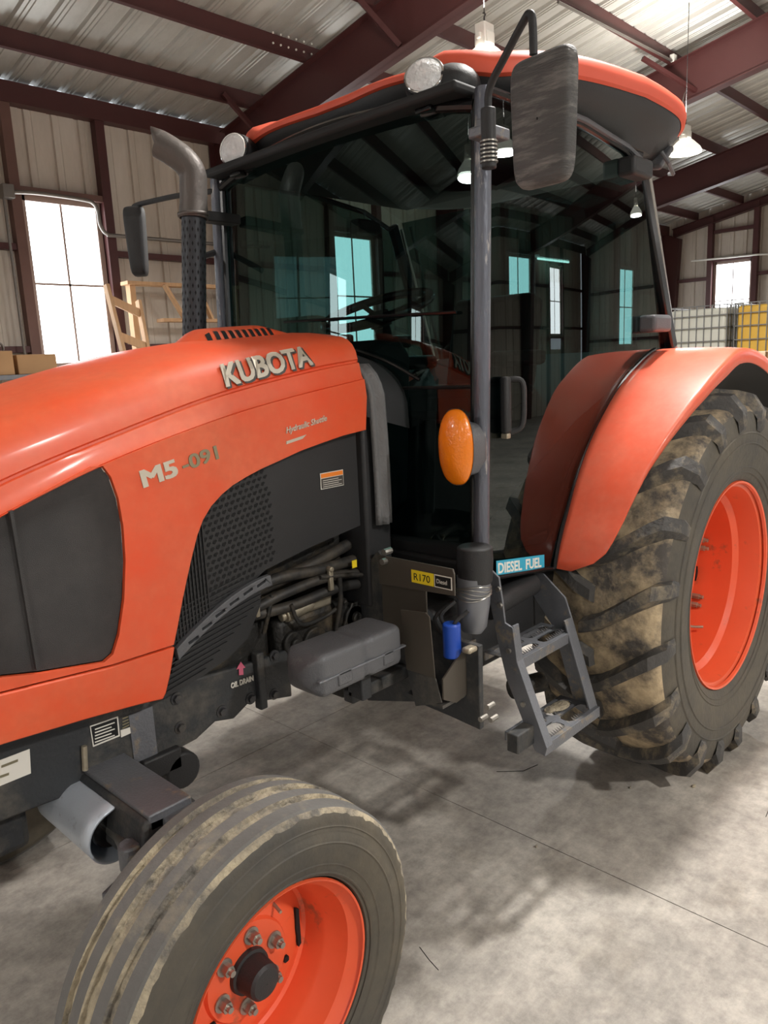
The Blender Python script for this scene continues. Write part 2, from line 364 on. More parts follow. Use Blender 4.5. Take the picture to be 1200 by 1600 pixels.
for side, (ya, yb) in enumerate(((YL+.02, YRIDGE+.001), (YRIDGE-.001, YR-.02))):
    vs, fs = slope_panel(0, ya, yb); m = MB().add(vs, fs); p0 = m.build('roof_panel', ROOFP, ce, smooth=20); p0.location.x = X0
    for k in range(1, 35): q = p0.copy(); col.objects.link(q); q.location.x = X0+PW*k
# purlins: Z sections, one per bay
PY = [6.1-1.08*k for k in range(8)]
def zsec(y, zt, s): return [(y, zt), (y+.06*s, zt), (y+.06*s, zt-.004), (y+.004*s, zt-.004), (y+.004*s, zt-.196), (y-.06*s+.004*s, zt-.196), (y-.06*s+.004*s, zt-.2), (y, zt-.2)]
pm = MB().prism(zsec(0, 0, 1), 'x', 0, 4.65).build('purlin', MAROON, ce, smooth=0); bpy.data.objects.remove(pm); pmesh = bpy.data.meshes['purlin']
pm2 = MB().prism([(-p[0], p[1]) for p in zsec(0, 0, 1)], 'x', 0, 4.65).build('purlin', MAROON, ce, smooth=0); mesh2 = pm2.data; bpy.data.objects.remove(pm2)
for y in PY+[2*YRIDGE-y for y in PY]:
    for b in range(7):
        o = bpy.data.objects.new('purlin', pmesh if y > YRIDGE else mesh2); col.objects.link(o); o.parent = ce; o.location = (BAYS[b], y, zroof(y)-.002)
# eave struts
for y, s in ((YL-.12, 1), (YR+.12, -1)):
    for b in range(7):
        MB().box((BAYS[b], y-.03, 4.55), (BAYS[b+1], y+.1*s+.03*s if s > 0 else y+.03, 4.76)).build('eave_strut', MAROON, ce, smooth=0)
# rafters (tapered I sections) and columns
def rafter(x, end=False):
    m = MB(); t = .09; wb = .006
    for s in (1, -1):
        ye = YL-.3 if s > 0 else YR+.3
        def zt(y): return zroof(y)-.205
        def zb(y):
            d = abs(y-(YL if s > 0 else YR)); return (4.10+.183*d) if not end else zroof(y)-.405
        y2 = YRIDGE
        m.add([(x-wb, ye, zb(ye)), (x-wb, y2, zb(y2)), (x-wb, y2, zt(y2)), (x-wb, ye, zt(ye)), (x+wb, ye, zb(ye)), (x+wb, y2, zb(y2)), (x+wb, y2, zt(y2)), (x+wb, ye, zt(ye))],
              [(0,1,2,3), (7,6,5,4), (0,4,5,1), (2,6,7,3), (1,5,6,2), (0,3,7,4)])
        for zf, th in ((zb, .012), (zt, -.012)):
            m.add([(x-t, ye, zf(ye)), (x+t, ye, zf(ye)), (x+t, y2, zf(y2)), (x-t, y2, zf(y2)), (x-t, ye, zf(ye)+th), (x+t, ye, zf(ye)+th), (x+t, y2, zf(y2)+th), (x-t, y2, zf(y2)+th)],
                  [(0,1,2,3), (7,6,5,4), (0,4,5,1), (1,5,6,2), (2,6,7,3), (3,7,4,0)])
        # stiffener plates at splice
        ys_ = y2; m.box((x-t, ys_-.012*s if s < 0 else ys_, zb(ys_)), (x+t, ys_+.012, zt(ys_)))
    return m.build('rafter', MAROON, ce, smooth=0)
for i, x in enumerate(BAYS): rafter(x if i not in (0, 7) else (x+.12 if i == 0 else x-.12), i in (0, 7))

# walls
def wall(name, label): return thing(name, label, None, None, 'structure')
wl = wall('wall_left', 'long wall of ribbed white metal panels behind the tractor hood')
wr = wall('wall_right', 'ribbed white metal end wall beyond the rear tyre')
wb_ = wall('wall_back', 'long ribbed metal wall behind the camera')
wf = wall('wall_front', 'ribbed metal end wall in front of the tractor')
def wall_profile():
    pts = [(0, 0)]
    for k in range(3):
        a = k*.31; pts += [(a+.12, 0), (a+.13, .028), (a+.17, .028), (a+.18, 0), (a+.235, 0), (a+.24, .005), (a+.255, .005), (a+.26, 0), (a+.31, 0)]
    return pts
wprof = wall_profile()
def wall_panel(parent, org, ud, nd, z0, z1, ztop=None, sc=1.):
    """ribbed sheet; org start point, ud along, nd outward, ztop optional slope function of the along distance"""
    n = len(wprof); vs = []
    for k in (0, 1):
        for a, h in wprof:
            p = Vector(org)+Vector(ud)*a*sc+Vector(nd)*h; z = z0 if k == 0 else (ztop(p) if ztop else z1); vs.append((p.x, p.y, z))
    return MB().add(vs, [(i, i+1, n+i+1, n+i) for i in range(n-1)]).build('wall_panel', WALLP, parent, smooth=20)
def window(n, c, ud, nd, z0, z1, wdt=.87):
    """c centre point on wall plane (xy), ud along, nd outward"""
    w_ = thing('window_%d' % n, None, None, None, 'structure'); c = Vector((c[0], c[1], 0)); ud = Vector(ud); nd = Vector(nd)
    def bx(m, a0, a1, d0, d1, za, zb):
        p = [c+ud*a+nd*d for a, d in ((a0, d0), (a1, d0), (a1, d1), (a0, d1))]
        m.add([(q.x, q.y, za) for q in p]+[(q.x, q.y, zb) for q in p], [(0,1,2,3), (7,6,5,4), (0,4,5,1), (1,5,6,2), (2,6,7,3), (3,7,4,0)])
    h = wdt/2; m = MB()
    bx(m, -h-.03, -h+.03, -.03, .05, z0-.03, z1+.03); bx(m, h-.03, h+.03, -.03, .05, z0-.03, z1+.03); bx(m, -h, h, -.03, .05, z0-.03, z0+.03); bx(m, -h, h, -.03, .05, z1-.03, z1+.03)
    m.build('window_frame', mat_frame, w_, smooth=0)
    zm = (z0+z1)/2; m = MB(); bx(m, -.012, .012, -.01, .02, z0, z1); m.build('muntin', mat_frame, w_, smooth=0)
    m = MB(); bx(m, -h, h, -.01, .02, zm-.012, zm+.012); m.build('muntin', mat_frame, w_, smooth=0)
    for a0, a1 in ((-h+.03, -.012), (.012, h-.03)):
        for za, zb in ((z0+.03, zm-.012), (zm+.012, z1-.03)):
            m = MB(); bx(m, a0, a1, .0, .008, za, zb); m.build('pane', PANE, w_, smooth=0)
    return w_
mat_frame = mat('window_frame_paint', (170, 150, 140), .5, .2)
JAMB = mat('jamb_steel', (112, 82, 74), .55, .2, vary=.15, vscale=4)
WZ0, WZ1 = 1.79, 3.62
def wall_long(parent, y, nd, wins, first):
    global wn
    k0 = int((X0-first)/PW)-1; x = first+PW*k0
    while x < X1:
        xa = x; cx = x+PW/2; hit_ = [q for q in wins if abs(q-cx) < .1]
        if xa > X0-.6 and xa < X1-.3:
            if hit_:
                wall_panel(parent, (xa, y, 0), (1, 0, 0), nd, 0, WZ0); wall_panel(parent, (xa, y, 0), (1, 0, 0), nd, WZ1, 4.78)
            else: wall_panel(parent, (xa, y, 0), (1, 0, 0), nd, 0, 4.78)
        x += PW
wn = 1
LW = [3.43+4.65*k for k in range(-3, 4)]
wall_long(wl, YL, (0, 1, 0), LW, 2.965)
for x in LW:
    q = window(wn, (x, YL), (1, 0, 0), (0, 1, 0), WZ0, WZ1); wn += 1
    q['label'] = 'tall four-pane window with bright daylight in the left wall' if abs(x-3.43) < .1 else 'four-pane daylit window in the left wall, one per bay'
BW = [3.43-1.04*0+4.65*k+4.26-4.65 for k in range(-2, 5)]
BW = [16.95-4.65*k for k in range(0, 7)]
wall_long(wb_, YR, (0, -1, 0), BW, 16.95-.465)
for x in BW:
    q = window(wn, (x, YR), (1, 0, 0), (0, -1, 0), WZ0+.4, WZ1+.4); wn += 1; q['label'] = 'four-pane daylit window in the wall behind the camera'
# posts, girts on long walls
def posts(parent, y, s, wins, dz=0):
    for x in BAYS:
        xx = min(max(x, X0+.12), X1-.12); m = MB()
        yo = y-.03*s; yi0 = y-.28*s; yi1 = y-.5*s
        m.add([(xx-.006, yo, 0), (xx-.006, yi0, 0), (xx-.006, yi1, 4.4), (xx-.006, yo, 4.6), (xx+.006, yo, 0), (xx+.006, yi0, 0), (xx+.006, yi1, 4.4), (xx+.006, yo, 4.6)], [(0,1,2,3), (7,6,5,4), (0,4,5,1), (1,5,6,2), (2,6,7,3), (3,7,4,0)])
        m.add([(xx-.09, yi0, 0), (xx+.09, yi0, 0), (xx+.09, yi1, 4.4), (xx-.09, yi1, 4.4), (xx-.09, yi0-.012*s, 0), (xx+.09, yi0-.012*s, 0), (xx+.09, yi1-.012*s, 4.4), (xx-.09, yi1-.012*s, 4.4)], [(0,1,2,3), (7,6,5,4), (0,4,5,1), (1,5,6,2), (2,6,7,3), (3,7,4,0)])
        m.box((xx-.09, min(yo, yo-.012*s), 0), (xx+.09, max(yo, yo-.012*s), 4.6))
        m.build('column', MAROON, parent, smooth=0)
    def gs(z, a, b):
        MB().box((a, min(y-.005*s, y-.10*s), z-.035), (b, max(y-.005*s, y-.10*s), z+.035)).build('girt', MAROON, parent, smooth=0)
    for i in range(7):
        a, b = BAYS[i]+.1, BAYS[i+1]-.1; wx = [q for q in wins if a < q < b]
        for z in (1.98+dz, 3.08+dz):
            if wx: gs(z, a, wx[0]-.56); gs(z, wx[0]+.56, b)
            else: gs(z, a, b)
    for x in wins:
        for sx in (-1, 1):
            xa = x+sx*.53; top = 4.56
            MB().box((xa-.055, min(y-.005*s, y-.12*s), 0), (xa+.055, max(y-.005*s, y-.12*s), top)).build('jamb_post', MAROON if sx > 0 else JAMB, parent, smooth=0)
        MB().box((x-.475, min(y-.005*s, y-.11*s), WZ1+dz+.03), (x+.475, max(y-.005*s, y-.11*s), WZ1+dz+.10)).build('window_header', JAMB, parent, smooth=0)
        MB().box((x-.475, min(y-.005*s, y-.11*s), WZ0+dz-.10), (x+.475, max(y-.005*s, y-.11*s), WZ0+dz-.03)).build('window_sill', JAMB, parent, smooth=0)
posts(wl, YL, 1, LW); posts(wb_, YR, -1, BW, .4)
# end walls
def end_wall(parent, x, s, wins, number_from):
    n = number_from; y = YL
    y0s = []; yy = 4.735
    while yy > YR: yy -= PW
    k = yy
    while k < YL-.02:
        y0s.append(k); k += PW
    for a in y0s:
        cy = a+PW/2; a_ = max(a, YR); lim = min(PW, YL-a)/PW
        zt = lambda p: zroof(min(max(p.y, YR), YL))+.02
        hit_ = [q for q in wins if abs(q-cy) < .12]
        if a < YR-.5: continue
        if hit_:
            wall_panel(parent, (x, a, 0), (0, 1, 0), (s, 0, 0), 0, WZ0+.07, sc=lim); wall_panel(parent, (x, a, 0), (0, 1, 0), (s, 0, 0), WZ1+.07, 0, zt, sc=lim)
        else: wall_panel(parent, (x, a, 0), (0, 1, 0), (s, 0, 0), 0, 0, zt, sc=lim)
    for wy in wins:
        for d in (-.54, .54):
            z = zroof(wy+d)-.25
            MB().box((min(x-.01*s, x-.16*s), wy+d-.06, 0), (max(x-.01*s, x-.16*s), wy+d+.06, z)).build('wall_post', MAROON, parent, smooth=0)
        q = window(n, (x, wy), (0, 1, 0), (s, 0, 0), WZ0+.07, WZ1+.07); n += 1
        q['label'] = 'bright four-pane window in the end wall above the caged tanks' if (s > 0 and abs(wy-5.2) < .1) else 'four-pane daylit window in an end wall'
    edges = sorted([YR+.1]+[wy+d for wy in wins for d in (-.6, .6)]+[YL-.1])
    for i in range(0, len(edges), 2):
        for z in (1.98, 3.35):
            if edges[i+1]-edges[i] > .2:
                MB().box((min(x-.01*s, x-.12*s), edges[i], z-.04), (max(x-.01*s, x-.12*s), edges[i+1], z+.04)).build('girt', MAROON, parent, smooth=0)
    for wy in wins:
        for z in (WZ1+.15, 4.45): MB().box((min(x-.01*s, x-.12*s), wy-.47, z-.04), (max(x-.01*s, x-.12*s), wy+.47, z+.04)).build('girt', MAROON, parent, smooth=0)
    return n
wn = end_wall(wr, X1, 1, [5.2, 1.48, -2.24, -5.96], wn)
wn = end_wall(wf, X0, -1, [5.2, -5.96], wn)

# bracing rods and fly braces seen at the frames
for a, b in ((P(348, 146, 'y', 6.05), P(400, 205, 'x', 5.55)), (P(562, 0, 'y', 3.9), P(625, 72, 'x', 5.55)), ((9.6, 2.95, 5.4), (10.25, 2.5, 5.02)), ((9.6, 5.1, 4.95), (10.25, 4.7, 4.7))):
    MB().bar(a, b, .05, .05).build('fly_brace', MAROON, ce, smooth=0)
for k in range(12):
    p = P(425+ (k%6)*12, 52+(k%6)*3.5+(k//6)*16, 'y', 4.97)
    MB().cyl((p.x, 4.945, p.z), (p.x, 4.957, p.z), .011, n=6).build('purlin_bolt', WHITE, ce)
# thin translucent seams / angle strip near the eave on the left

MB().tube([P(872, 3, 'y', 2.80), P(1052, 96, 'y', 2.80)], .016, 8).build('conduit', CONDUIT, ce)
MB().box(P(1052, 92, 'y', 2.80)-Vector((.05, .03, .05)), P(1052, 92, 'y', 2.80)+Vector((.05, .03, .05))).build('junction_box', LAMPSH, ce, bevel=.005)
MB().tube(spline([P(1054, 98, 'y', 2.80), P(1072, 110, 'y', 2.7), P(1075, 135, 'y', 2.6), P(1068, 152, 'y', 2.5), P(1062, 200, 'y', 2.4)], 5), .008, 6).build('lamp_cable', CONDUIT, ce)
# conduit running over the window and along the wall
cpts = [P(18, 300, 'y', 6.78), P(60, 302, 'y', 6.78), P(130, 312, 'y', 6.78), P(146, 318, 'y', 6.78), P(153, 330, 'y', 6.78), P(157, 352, 'y', 6.78), P(168, 366, 'y', 6.78), P(190, 369, 'y', 6.78), P(345, 382, 'y', 6.78), P(420, 386, 'y', 6.78)]
MB().tube(spline(cpts, 5), .022, 10).build('conduit', CONDUIT, wl)
b = P(12, 298, 'y', 6.78); MB().box((b.x-.07, 6.72, b.z-.08), (b.x+.05, 6.84, b.z+.06)).build('junction_box', CONDUIT, wl, bevel=.006)
MB().tube([(b.x-.05, 6.78, 0.9), (b.x-.05, 6.78, b.z-.08)], .016, 8).build('conduit', CONDUIT, wl)
pa, pb, pc = P(1080, 408, 'x', 19.3), P(1180, 398, 'x', 19.3), P(1300, 392, 'x', 19.3)
MB().tube([pa, pb, pc], .022, 8).build('conduit', LAMPSH, wr)

# ------------------------------------------------------------------ hanging lamps
def hanging_lamp(loc, down, up, label, group='high bay lamps hung under the roof'):
    x, y, z = loc; t = thing('hanging_lamp', label, 'lamp', group); t.location = (x, y, z)
    MB().lathe([(.0, .19), (.015, .195), (.06, .17), (.13, .10), (.15, .075)], (0, 0, 0), 28, 'z').build('lamp_shade', LAMPGL, t, solid=.004)
    MB().box((-.06, -.045, .15), (.06, .045, .31)).box((-.045, -.06, .165), (.045, .06, .25)).box((-.08, -.02, .2), (-.055, .02, .24)).box((.055, -.02, .2), (.08, .02, .24)).build('ballast', LAMPSH, t, bevel=.008)
    MB().tube([(0, 0, .31), (0, 0, .36), (.014, 0, .375), (0, 0, .39), (-.012, 0, .38)], .006, 8).build('hook', STEELDK, t)
    zr = zroof(y)-.2-z
    MB().tube([(0, 0, .38), (0, 0, zr)], .004, 6).build('hanger_cable', STEELDK, t)
    MB().lathe([(.02, .001), (.02, .165)], (0, 0, 0), 24, 'z').build('diffuser', GLOW, t)
    l = bpy.data.lights.new('high_bay_light', 'AREA'); l.shape = 'DISK'; l.size = .36; l.energy = down; l.color = (1, .97, .925); l.spread = radians(165)
    lo = bpy.data.objects.new('high_bay_light', l); col.objects.link(lo); lo.location = (x, y, z-.02)
    l2 = bpy.data.lights.new('roof_fill', 'AREA'); l2.shape = 'DISK'; l2.size = .36; l2.energy = up; l2.color = (1, .96, .9)  # added upward fill above the ballast, brightens the roof sheets
    l2o = bpy.data.objects.new('roof_fill', l2); col.objects.link(l2o); l2o.location = (x, y, z+.42); l2o.rotation_euler.x = pi
    return t
for i, q in enumerate(LAMPS):
    hanging_lamp(q[0], q[1], q[2], ['white hanging lamp fixture on a hook above the tractor cab roof', 'glowing bell-shaped lamp hanging beyond the rear corner of the cab roof'][i] if i < 2 else ['', '', 'high bay lamp hung behind the camera, level with the step', 'high bay lamp over the open floor ahead of the hood, left row', 'high bay lamp over the open floor ahead of the hood, right row', 'high bay lamp behind the camera, level with the rear tyre', 'high bay lamp in the far corner behind the camera', 'high bay lamp near the end wall, right of the view', 'high bay lamp nearest the front end wall', 'high bay lamp directly over the rear tyre'][i])

# ================================================================== TRACTOR
T = thing('tractor', 'orange farm tractor with enclosed black-glass cab, parked on the concrete floor', 'tractor')
# ---------------- hood
HX = [-.78, -.7, -.4, -.056, .126, .292, .519, .72, .84]
ztop_ = lambda x: sip(x, HX, [1.30, 1.40, 1.545, 1.645, 1.69, 1.722, 1.748, 1.760, 1.765])
zseam = lambda x: sip(x, [-.78, -.5, -.202, .044, .344, .66, .84], [1.22, 1.345, 1.451, 1.521, 1.595, 1.645, 1.664])
zgrv = lambda x: sip(x, [-.78, -.5, -.217, .009, .325, .556, .84], [1.15, 1.285, 1.395, 1.470, 1.544, 1.582, 1.618])
def wfac(x): return 1-.04*max(0, (-x-.5)/.28)**1.8          # nose narrows
def hood_section(x):
    zt, zs, zg = ztop_(x), zseam(x), zgrv(x); d = zt-zs; w_ = wfac(x)
    return [(y*w_, z) for y, z in [(-.352, zg-.012), (-.356, zg-.004), (-.350, zg+.006), (-.345, zg+.03), (-.342, zs-.004), (-.333, zs-.002), (-.331, zs+.003), (-.337, zs+.008), (-.331, zs+.30*d), (-.318, zs+.50*d), (-.300, zs+.64*d), (-.275, zs+.735*d), (-.22, zs+.83*d), (-.13, zs+.94*d), (-.05, zs+.99*d), (0, zt)]]
xs_h = [-.78+i*(.84+.78)/40 for i in range(41)]
def hood_mesh(r0, r1, name, mt, off=0):
    m = MB(); n = r1-r0; rows = []
    for x in xs_h:
        s = hood_section(x)[r0:r1]; rows.append([(x, y, z+off) for y, z in s])
    for i in range(len(rows)-1):
        for j in range(n-1): m.add([rows[i][j], rows[i+1][j], rows[i+1][j+1], rows[i][j+1]], [(0,1,2,3)])
    for i in range(len(rows)-1):
        for j in range(n-1):
            q = [(a, -b_, c) for a, b_, c in (rows[i][j], rows[i][j+1], rows[i+1][j+1], rows[i+1][j])]; m.add(q, [(0,1,2,3)])
    # turned-in rear lip
    for s in (1, -1):
        for j in range(n-1):
            a, b_ = rows[-1][j], rows[-1][j+1]; m.add([(a[0], a[1]*s, a[2]), (a[0]+.012, a[1]*s*.96, a[2]-.012), (b_[0]+.012, b_[1]*s*.96, b_[2]-.012), (b_[0], b_[1]*s, b_[2])], [(0,1,2,3)])
    return m.build(name, mt, T, smooth=50)
hood = hood_mesh(0, 16, 'hood', ORANGE)
# orange side panels (near and far) with the round-cornered vent opening and the engine cutout
VENTP = [(-.60, 1.24), (-.4, 1.318), (-.218, 1.389), (-.108, 1.431), (-.02, 1.463), (.006, 1.462), (.022, 1.435), (.034, 1.385), (.038, 1.32), (.034, 1.24), (.020, 1.15), (-.002, 1.07), (-.022, 1.028), (-.045, 1.016), (-.187, 1.038), (-.262, 1.055), (-.45, 1.07), (-.60, 1.09)]
EDGE = [(.835, 1.463), (.74, 1.455), (.66, 1.443), (.58, 1.430), (.507, 1.413), (.44, 1.398), (.388, 1.383), (.345, 1.368), (.31, 1.350), (.275, 1.325), (.248, 1.295), (.228, 1.26), (.207, 1.21), (.188, 1.16), (.168, 1.105), (.150, 1.050), (.133, 1.003)]
LOW = [(-.029, 1.005), (-.2, 1.02), (-.45, 1.04), (-.72, 1.06)]
top = [(x, zgrv(x)-.006) for x in [-.72+i*(.84+.72)/24 for i in range(25)]]
outl = top+[(.846, 1.56)]+EDGE+LOW
def bulge(s):
    def f(q):
        x, y, z = q; off = -.008
        return (x, s*(y+off), z)
    return f
for s in (1, -1):
    # denser outlines so the bulge reads
    MB().prism(outl, 'y', -.342, -.354, [VENTP], fn=bulge(s)).build('side_panel', ORANGE, T, smooth=30, bevel=.003)
    VIN = [(x*.985-.002, (z-1.24)*.985+1.24) for x, z in VENTP]
    MB().prism(VIN, 'y', -.336, -.345, fn=bulge(s)).build('side_vent', VENT, T, smooth=30)
    lowp = [(.133, .999), (-.029, 1.001), (-.2, 1.016), (-.45, 1.036), (-.72, 1.05), (-.72, .93), (-.5, .922), (-.283, .914), (-.1, .900), (.02, .888), (.086, .878), (.096, .890), (.112, .93)]
    MB().prism(lowp, 'y', -.343, -.359, fn=bulge(s)).build('lower_panel', ORANGE, T, smooth=30, bevel=.003)
# vent divider line
MB().prism([(-.205, 1.395), (-.198, 1.397), (-.19, 1.05), (-.197, 1.05)], 'y', -.350, -.3605, fn=bulge(1)).build('vent_ridge', VENT, T, smooth=0)
# nose
MB().box((-.80, -.345, .93), (-.715, .345, 1.17)).build('nose_panel', ORANGE, T, bevel=.03, seg=3)
MB().box((-.815, -.27, .97), (-.795, .27, 1.14)).build('grille', BLACKPL, T, bevel=.008)
MB().box((-.775, -.335, 1.10), (-.72, .335, 1.30)).build('nose_cap', ORANGE, T, bevel=.02)
MB().box((-.78, -.24, .62), (-.30, .24, 1.02)).build('front_weight_frame', CHASSIS, T, bevel=.02)
# raised air outlet on top of the hood with slots
def outlet(u, v, o=0.):
    x = .45+.40*u; hw = .13*(1-abs(2*u-1)**3*.5); y = -.01+(v-.5)*2*hw
    rise = .034*min(1, 6*u)*min(1, 3*(1-u))*min(1., (1-abs(2*v-1))*2.6)**.7
    base = ztop_(x)-.085*(abs(y)/.22)**1.8
    return (x, y-o*.5, base-.004+rise+o*.8)
om = MB().grid(outlet, 40, 24).build('hood_air_outlet', ORANGE, T, smooth=60)
for k in range(10):
    u0 = .10+k*.058; m = MB(); n = 5
    rows = [[outlet(u0+du+.02*(vv/n), .06+.17*vv/n, .0015) for du in (0, .032)] for vv in range(n+1)]
    m.add([p for r in rows for p in r], [(i*2, i*2+1, i*2+3, i*2+2) for i in range(n)])
    m.build('outlet_slot', HOLE, om, smooth=0)
# lettering on the hood
def on_hood(x0, z0, slope, frac):
    def f(a, u, o):
        x = x0+a; zs, zt = zseam(x), ztop_(x); d = zt-zs
        s = hood_section(x)[7:16]
        arc = frac+u; k = 0; q = s[-1]
        L_ = 0
        for i in range(len(s)-1):
            l = hypot(s[i+1][0]-s[i][0], s[i+1][1]-s[i][1])
            if L_+l >= arc or i == len(s)-2:
                t = (arc-L_)/l; q = (s[i][0]+(s[i+1][0]-s[i][0])*t, s[i][1]+(s[i+1][1]-s[i][1])*t); n = (-(s[i+1][1]-s[i][1])/l, (s[i+1][0]-s[i][0])/l); break
            L_ += l
        return Vector((x, q[0]+n[0]*(o+.0055), q[1]+n[1]*(o+.0055)))
    return f
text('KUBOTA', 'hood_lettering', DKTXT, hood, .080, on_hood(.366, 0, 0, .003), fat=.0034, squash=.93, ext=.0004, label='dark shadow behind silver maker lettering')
text('KUBOTA', 'hood_lettering', SILVTXT, hood, .080, on_hood(.361, 0, 0, .008), fat=.0026, squash=.93, ext=.0012, label='silver capital maker lettering')
def flat_side(x0, z0, x1, z1, y=-.3635):
    d = Vector((x1-x0, 0, z1-z0)).normalized(); u = Vector((-d.z, 0, d.x))
    return lambda a, b_, o: Vector((x0, y, z0))+d*a+u*b_+Vector((0, -o, 0))
text('M5', 'model_lettering', SILVTXT, hood, .056, flat_side(.094, 1.399, .354, 1.446), fat=.0022, squash=1.42, ext=.0008)
text('-091', 'model_lettering', GREYTXT, hood, .048, flat_side(.205, 1.422, .354, 1.450), fat=.0012, squash=1.35, ext=.0008)
text('Hydraulic Shuttle', 'script_lettering', SILVTXT, hood, .0225, flat_side(.528, 1.482, .70, 1.507, -.3635), bold=.0004, shear=.35, squash=.97)
MB().prism([(.528, 1.461), (.60, 1.472), (.585, 1.462), (.527, 1.453)], 'y', -.361, -.3645).build('stripe_decal', SILVTXT, hood, smooth=0)
# groove accent lines
for (xa, xb, dz) in ((.12, .30, -.018),):
    pass

# ---------------- dark cowl between hood and cab, vertical sleeve
def cowl(u, v):
    a = pi*v; yy = -.36*cos(a); zz = 1.50+.245*sin(a)**.6
    x = .845+.18*u
    return (x, yy*(1+.02*u), zz-.05*u)
MB().grid(cowl, 4, 20).build('cowl', BLACKPL, T, smooth=60)
sl = [(-.352, 1.66), (-.372, 1.60), (-.378, 1.50), (-.380, 1.19), (-.372, 1.165)]
def sleeve(u, v):
    z = 1.655-.49*v; y0 = -.30-.055*min(1, v*6)**.6; x = .852+.065*u+.015*sin(v*2)
    return (x, y0-.03*sin(pi*u)*.6-.006*sin(u*16), z)
MB().grid(sleeve, 12, 16).build('rubber_sleeve', SLEEVE, T, smooth=60, solid=.006)
MB().box((.84, -.34, .90), (.95, .34, 1.60)).build('firewall', BLACKPL, T, bevel=.01)

# ---------------- engine bay
ESC = [(.82, 1.47), (.82, 1.17), (.62, 1.145), (.45, 1.115), (.40, 1.09), (.32, 1.06), (.2, .985), (.13, .94), (.12, 1.05), (.17, 1.15), (.20, 1.25), (.24, 1.34), (.33, 1.40), (.5, 1.45), (.65, 1.47)]
scr = MB().prism(ESC, 'y', -.325, -.332).build('engine_screen', BLACKPL, T, smooth=0)
m = MB()     # perforation slots of the screen, one joined part
for i in range(17):
    for j in range(22):
        x = .175+i*.0185+(j % 2)*.009; z = 1.055+j*.0165+(x-.17)*.17
        lo = 1.0+(x-.13)*.36; hi = min(1.435, 1.10+(x-.15)*2.6)
        if lo+.01 < z < hi-.02 and z < 1.405+(x-.3)*.2 and x < .20+(1.43-z)*.10+.27:
            m.add([(x-.007, -.3335, z-.003), (x, -.3335, z-.006), (x+.007, -.3335, z+.003), (x+.004, -.3335, z+.006), (x-.004, -.3335, z+.004)], [(0,1,2,3,4)])
m.build('screen_perforation', HOLE, scr, smooth=0, kind='stuff')
m = MB()
for i in range(11): 
    x = .158+i*.010; z0 = .99+i*.006; m.box((x, -.337, z0), (x+.0035, -.333, z0+.09+i*.018))
m.build('screen_rib', BLACKPL, scr, smooth=0, kind='stuff')
# lower curved guard with louvres
def arc_top(t): return (.145+.305*t, .985+.118*(1-(1-t)**1.7))
gtop = [arc_top(i/14) for i in range(15)]
grd = MB().prism(gtop+[(x+.004, z-.030) for x, z in reversed(gtop)], 'y', -.335, -.352, holes=[[(x0+.004, z0-.012), (x0+.034, z0-.002), (x0+.036, z0-.009), (x0+.006, z0-.019)] for x0, z0 in (arc_top(t) for t in (.1, .24, .38, .53, .68, .83))]).build('lower_screen_rail', GREYPL, T, smooth=0, bevel=.002)
gp = [(x+.003, z-.028) for x, z in gtop][1:-1]
lowscreen = MB().prism(gp+[(.425, 1.02), (.375, .94), (.31, .905), (.24, .885), (.16, .868), (.10, .862)], 'y', -.322, -.329).build('lower_screen', BLACKPL, T, smooth=0)
for k in range(16):
    z0 = .876+k*.0132; xa = .115+k*.0022; xb = min(.425, .235+k*.0235)
    zz = z0+(xb-xa)*.16
    if zz > ip(xb, [p[0] for p in gp], [p[1] for p in gp]): xb = xa+(xb-xa)*.8
    MB().bar((xa, -.3325, z0), (xb, -.3325, z0+(xb-xa)*.19), .005, .004).build('louvre', BLACKPL, lowscreen, smooth=0)
eng = MB().box((.0, -.22, .72), (.85, .22, 1.15)).box((.12, -.26, .80), (.5, -.2, .95)).box((.52, -.27, .78), (.82, -.2, .93)).build('engine_block', ENGINE, T, bevel=.02)
# hoses and lines
def hose(name, pts, r, m_=HOSE, k=6): return MB().tube(spline([P(u, v, 'y', y) for u, v, y in pts], k), r, 12).build(name, m_, T)
hose('hose', [(380, 935, -.27), (430, 905, -.28), (500, 890, -.285), (560, 873, -.27), (585, 868, -.24)], .017)
hose('hose', [(400, 950, -.28), (450, 925, -.29), (520, 900, -.295), (590, 893, -.27)], .015)
hose('hose', [(395, 962, -.27), (460, 945, -.285), (540, 915, -.29), (610, 912, -.26), (640, 912, -.22)], .016)
hose('hose', [(395, 925, -.26), (440, 905, -.26), (490, 880, -.265), (545, 850, -.25)], .019)
hose('hose', [(500, 902, -.31), (560, 898, -.31), (600, 905, -.27)], .007)
hose('fuel_line', [(455, 945, -.30), (470, 975, -.30), (505, 965, -.29), (540, 940, -.28)], .006)
hose('fuel_line', [(530, 900, -.31), (532, 940, -.30), (525, 985, -.28)], .008)
hose('hydraulic_pipe', [(412, 990, -.28), (420, 955, -.29), (425, 930, -.29)], .007, ENGINE)
for (u, v) in ((516, 905), (400, 945)):
    p = P(u, v, 'y', -.31); MB().box((p.x-.008, -.318, p.z-.035), (p.x+.008, -.305, p.z+.03)).cyl((p.x, -.322, p.z+.032), (p.x, -.30, p.z+.032), .009, n=8).build('hose_clamp', ALU, T, bevel=.003)
p = P(465, 955, 'y', -.27); MB().cyl((p.x-.05, -.27, p.z), (p.x+.05, -.27, p.z+.012), .022, n=16).cyl((p.x-.065, -.27, p.z-.002), (p.x-.05, -.27, p.z), .014, n=12).build('starter_solenoid', ALU, T, bevel=.003)
p = P(500, 940, 'y', -.26); MB().box((p.x-.05, -.27, p.z-.02), (p.x+.045, -.22, p.z+.02)).build('pump_body', ALU, T, bevel=.01)
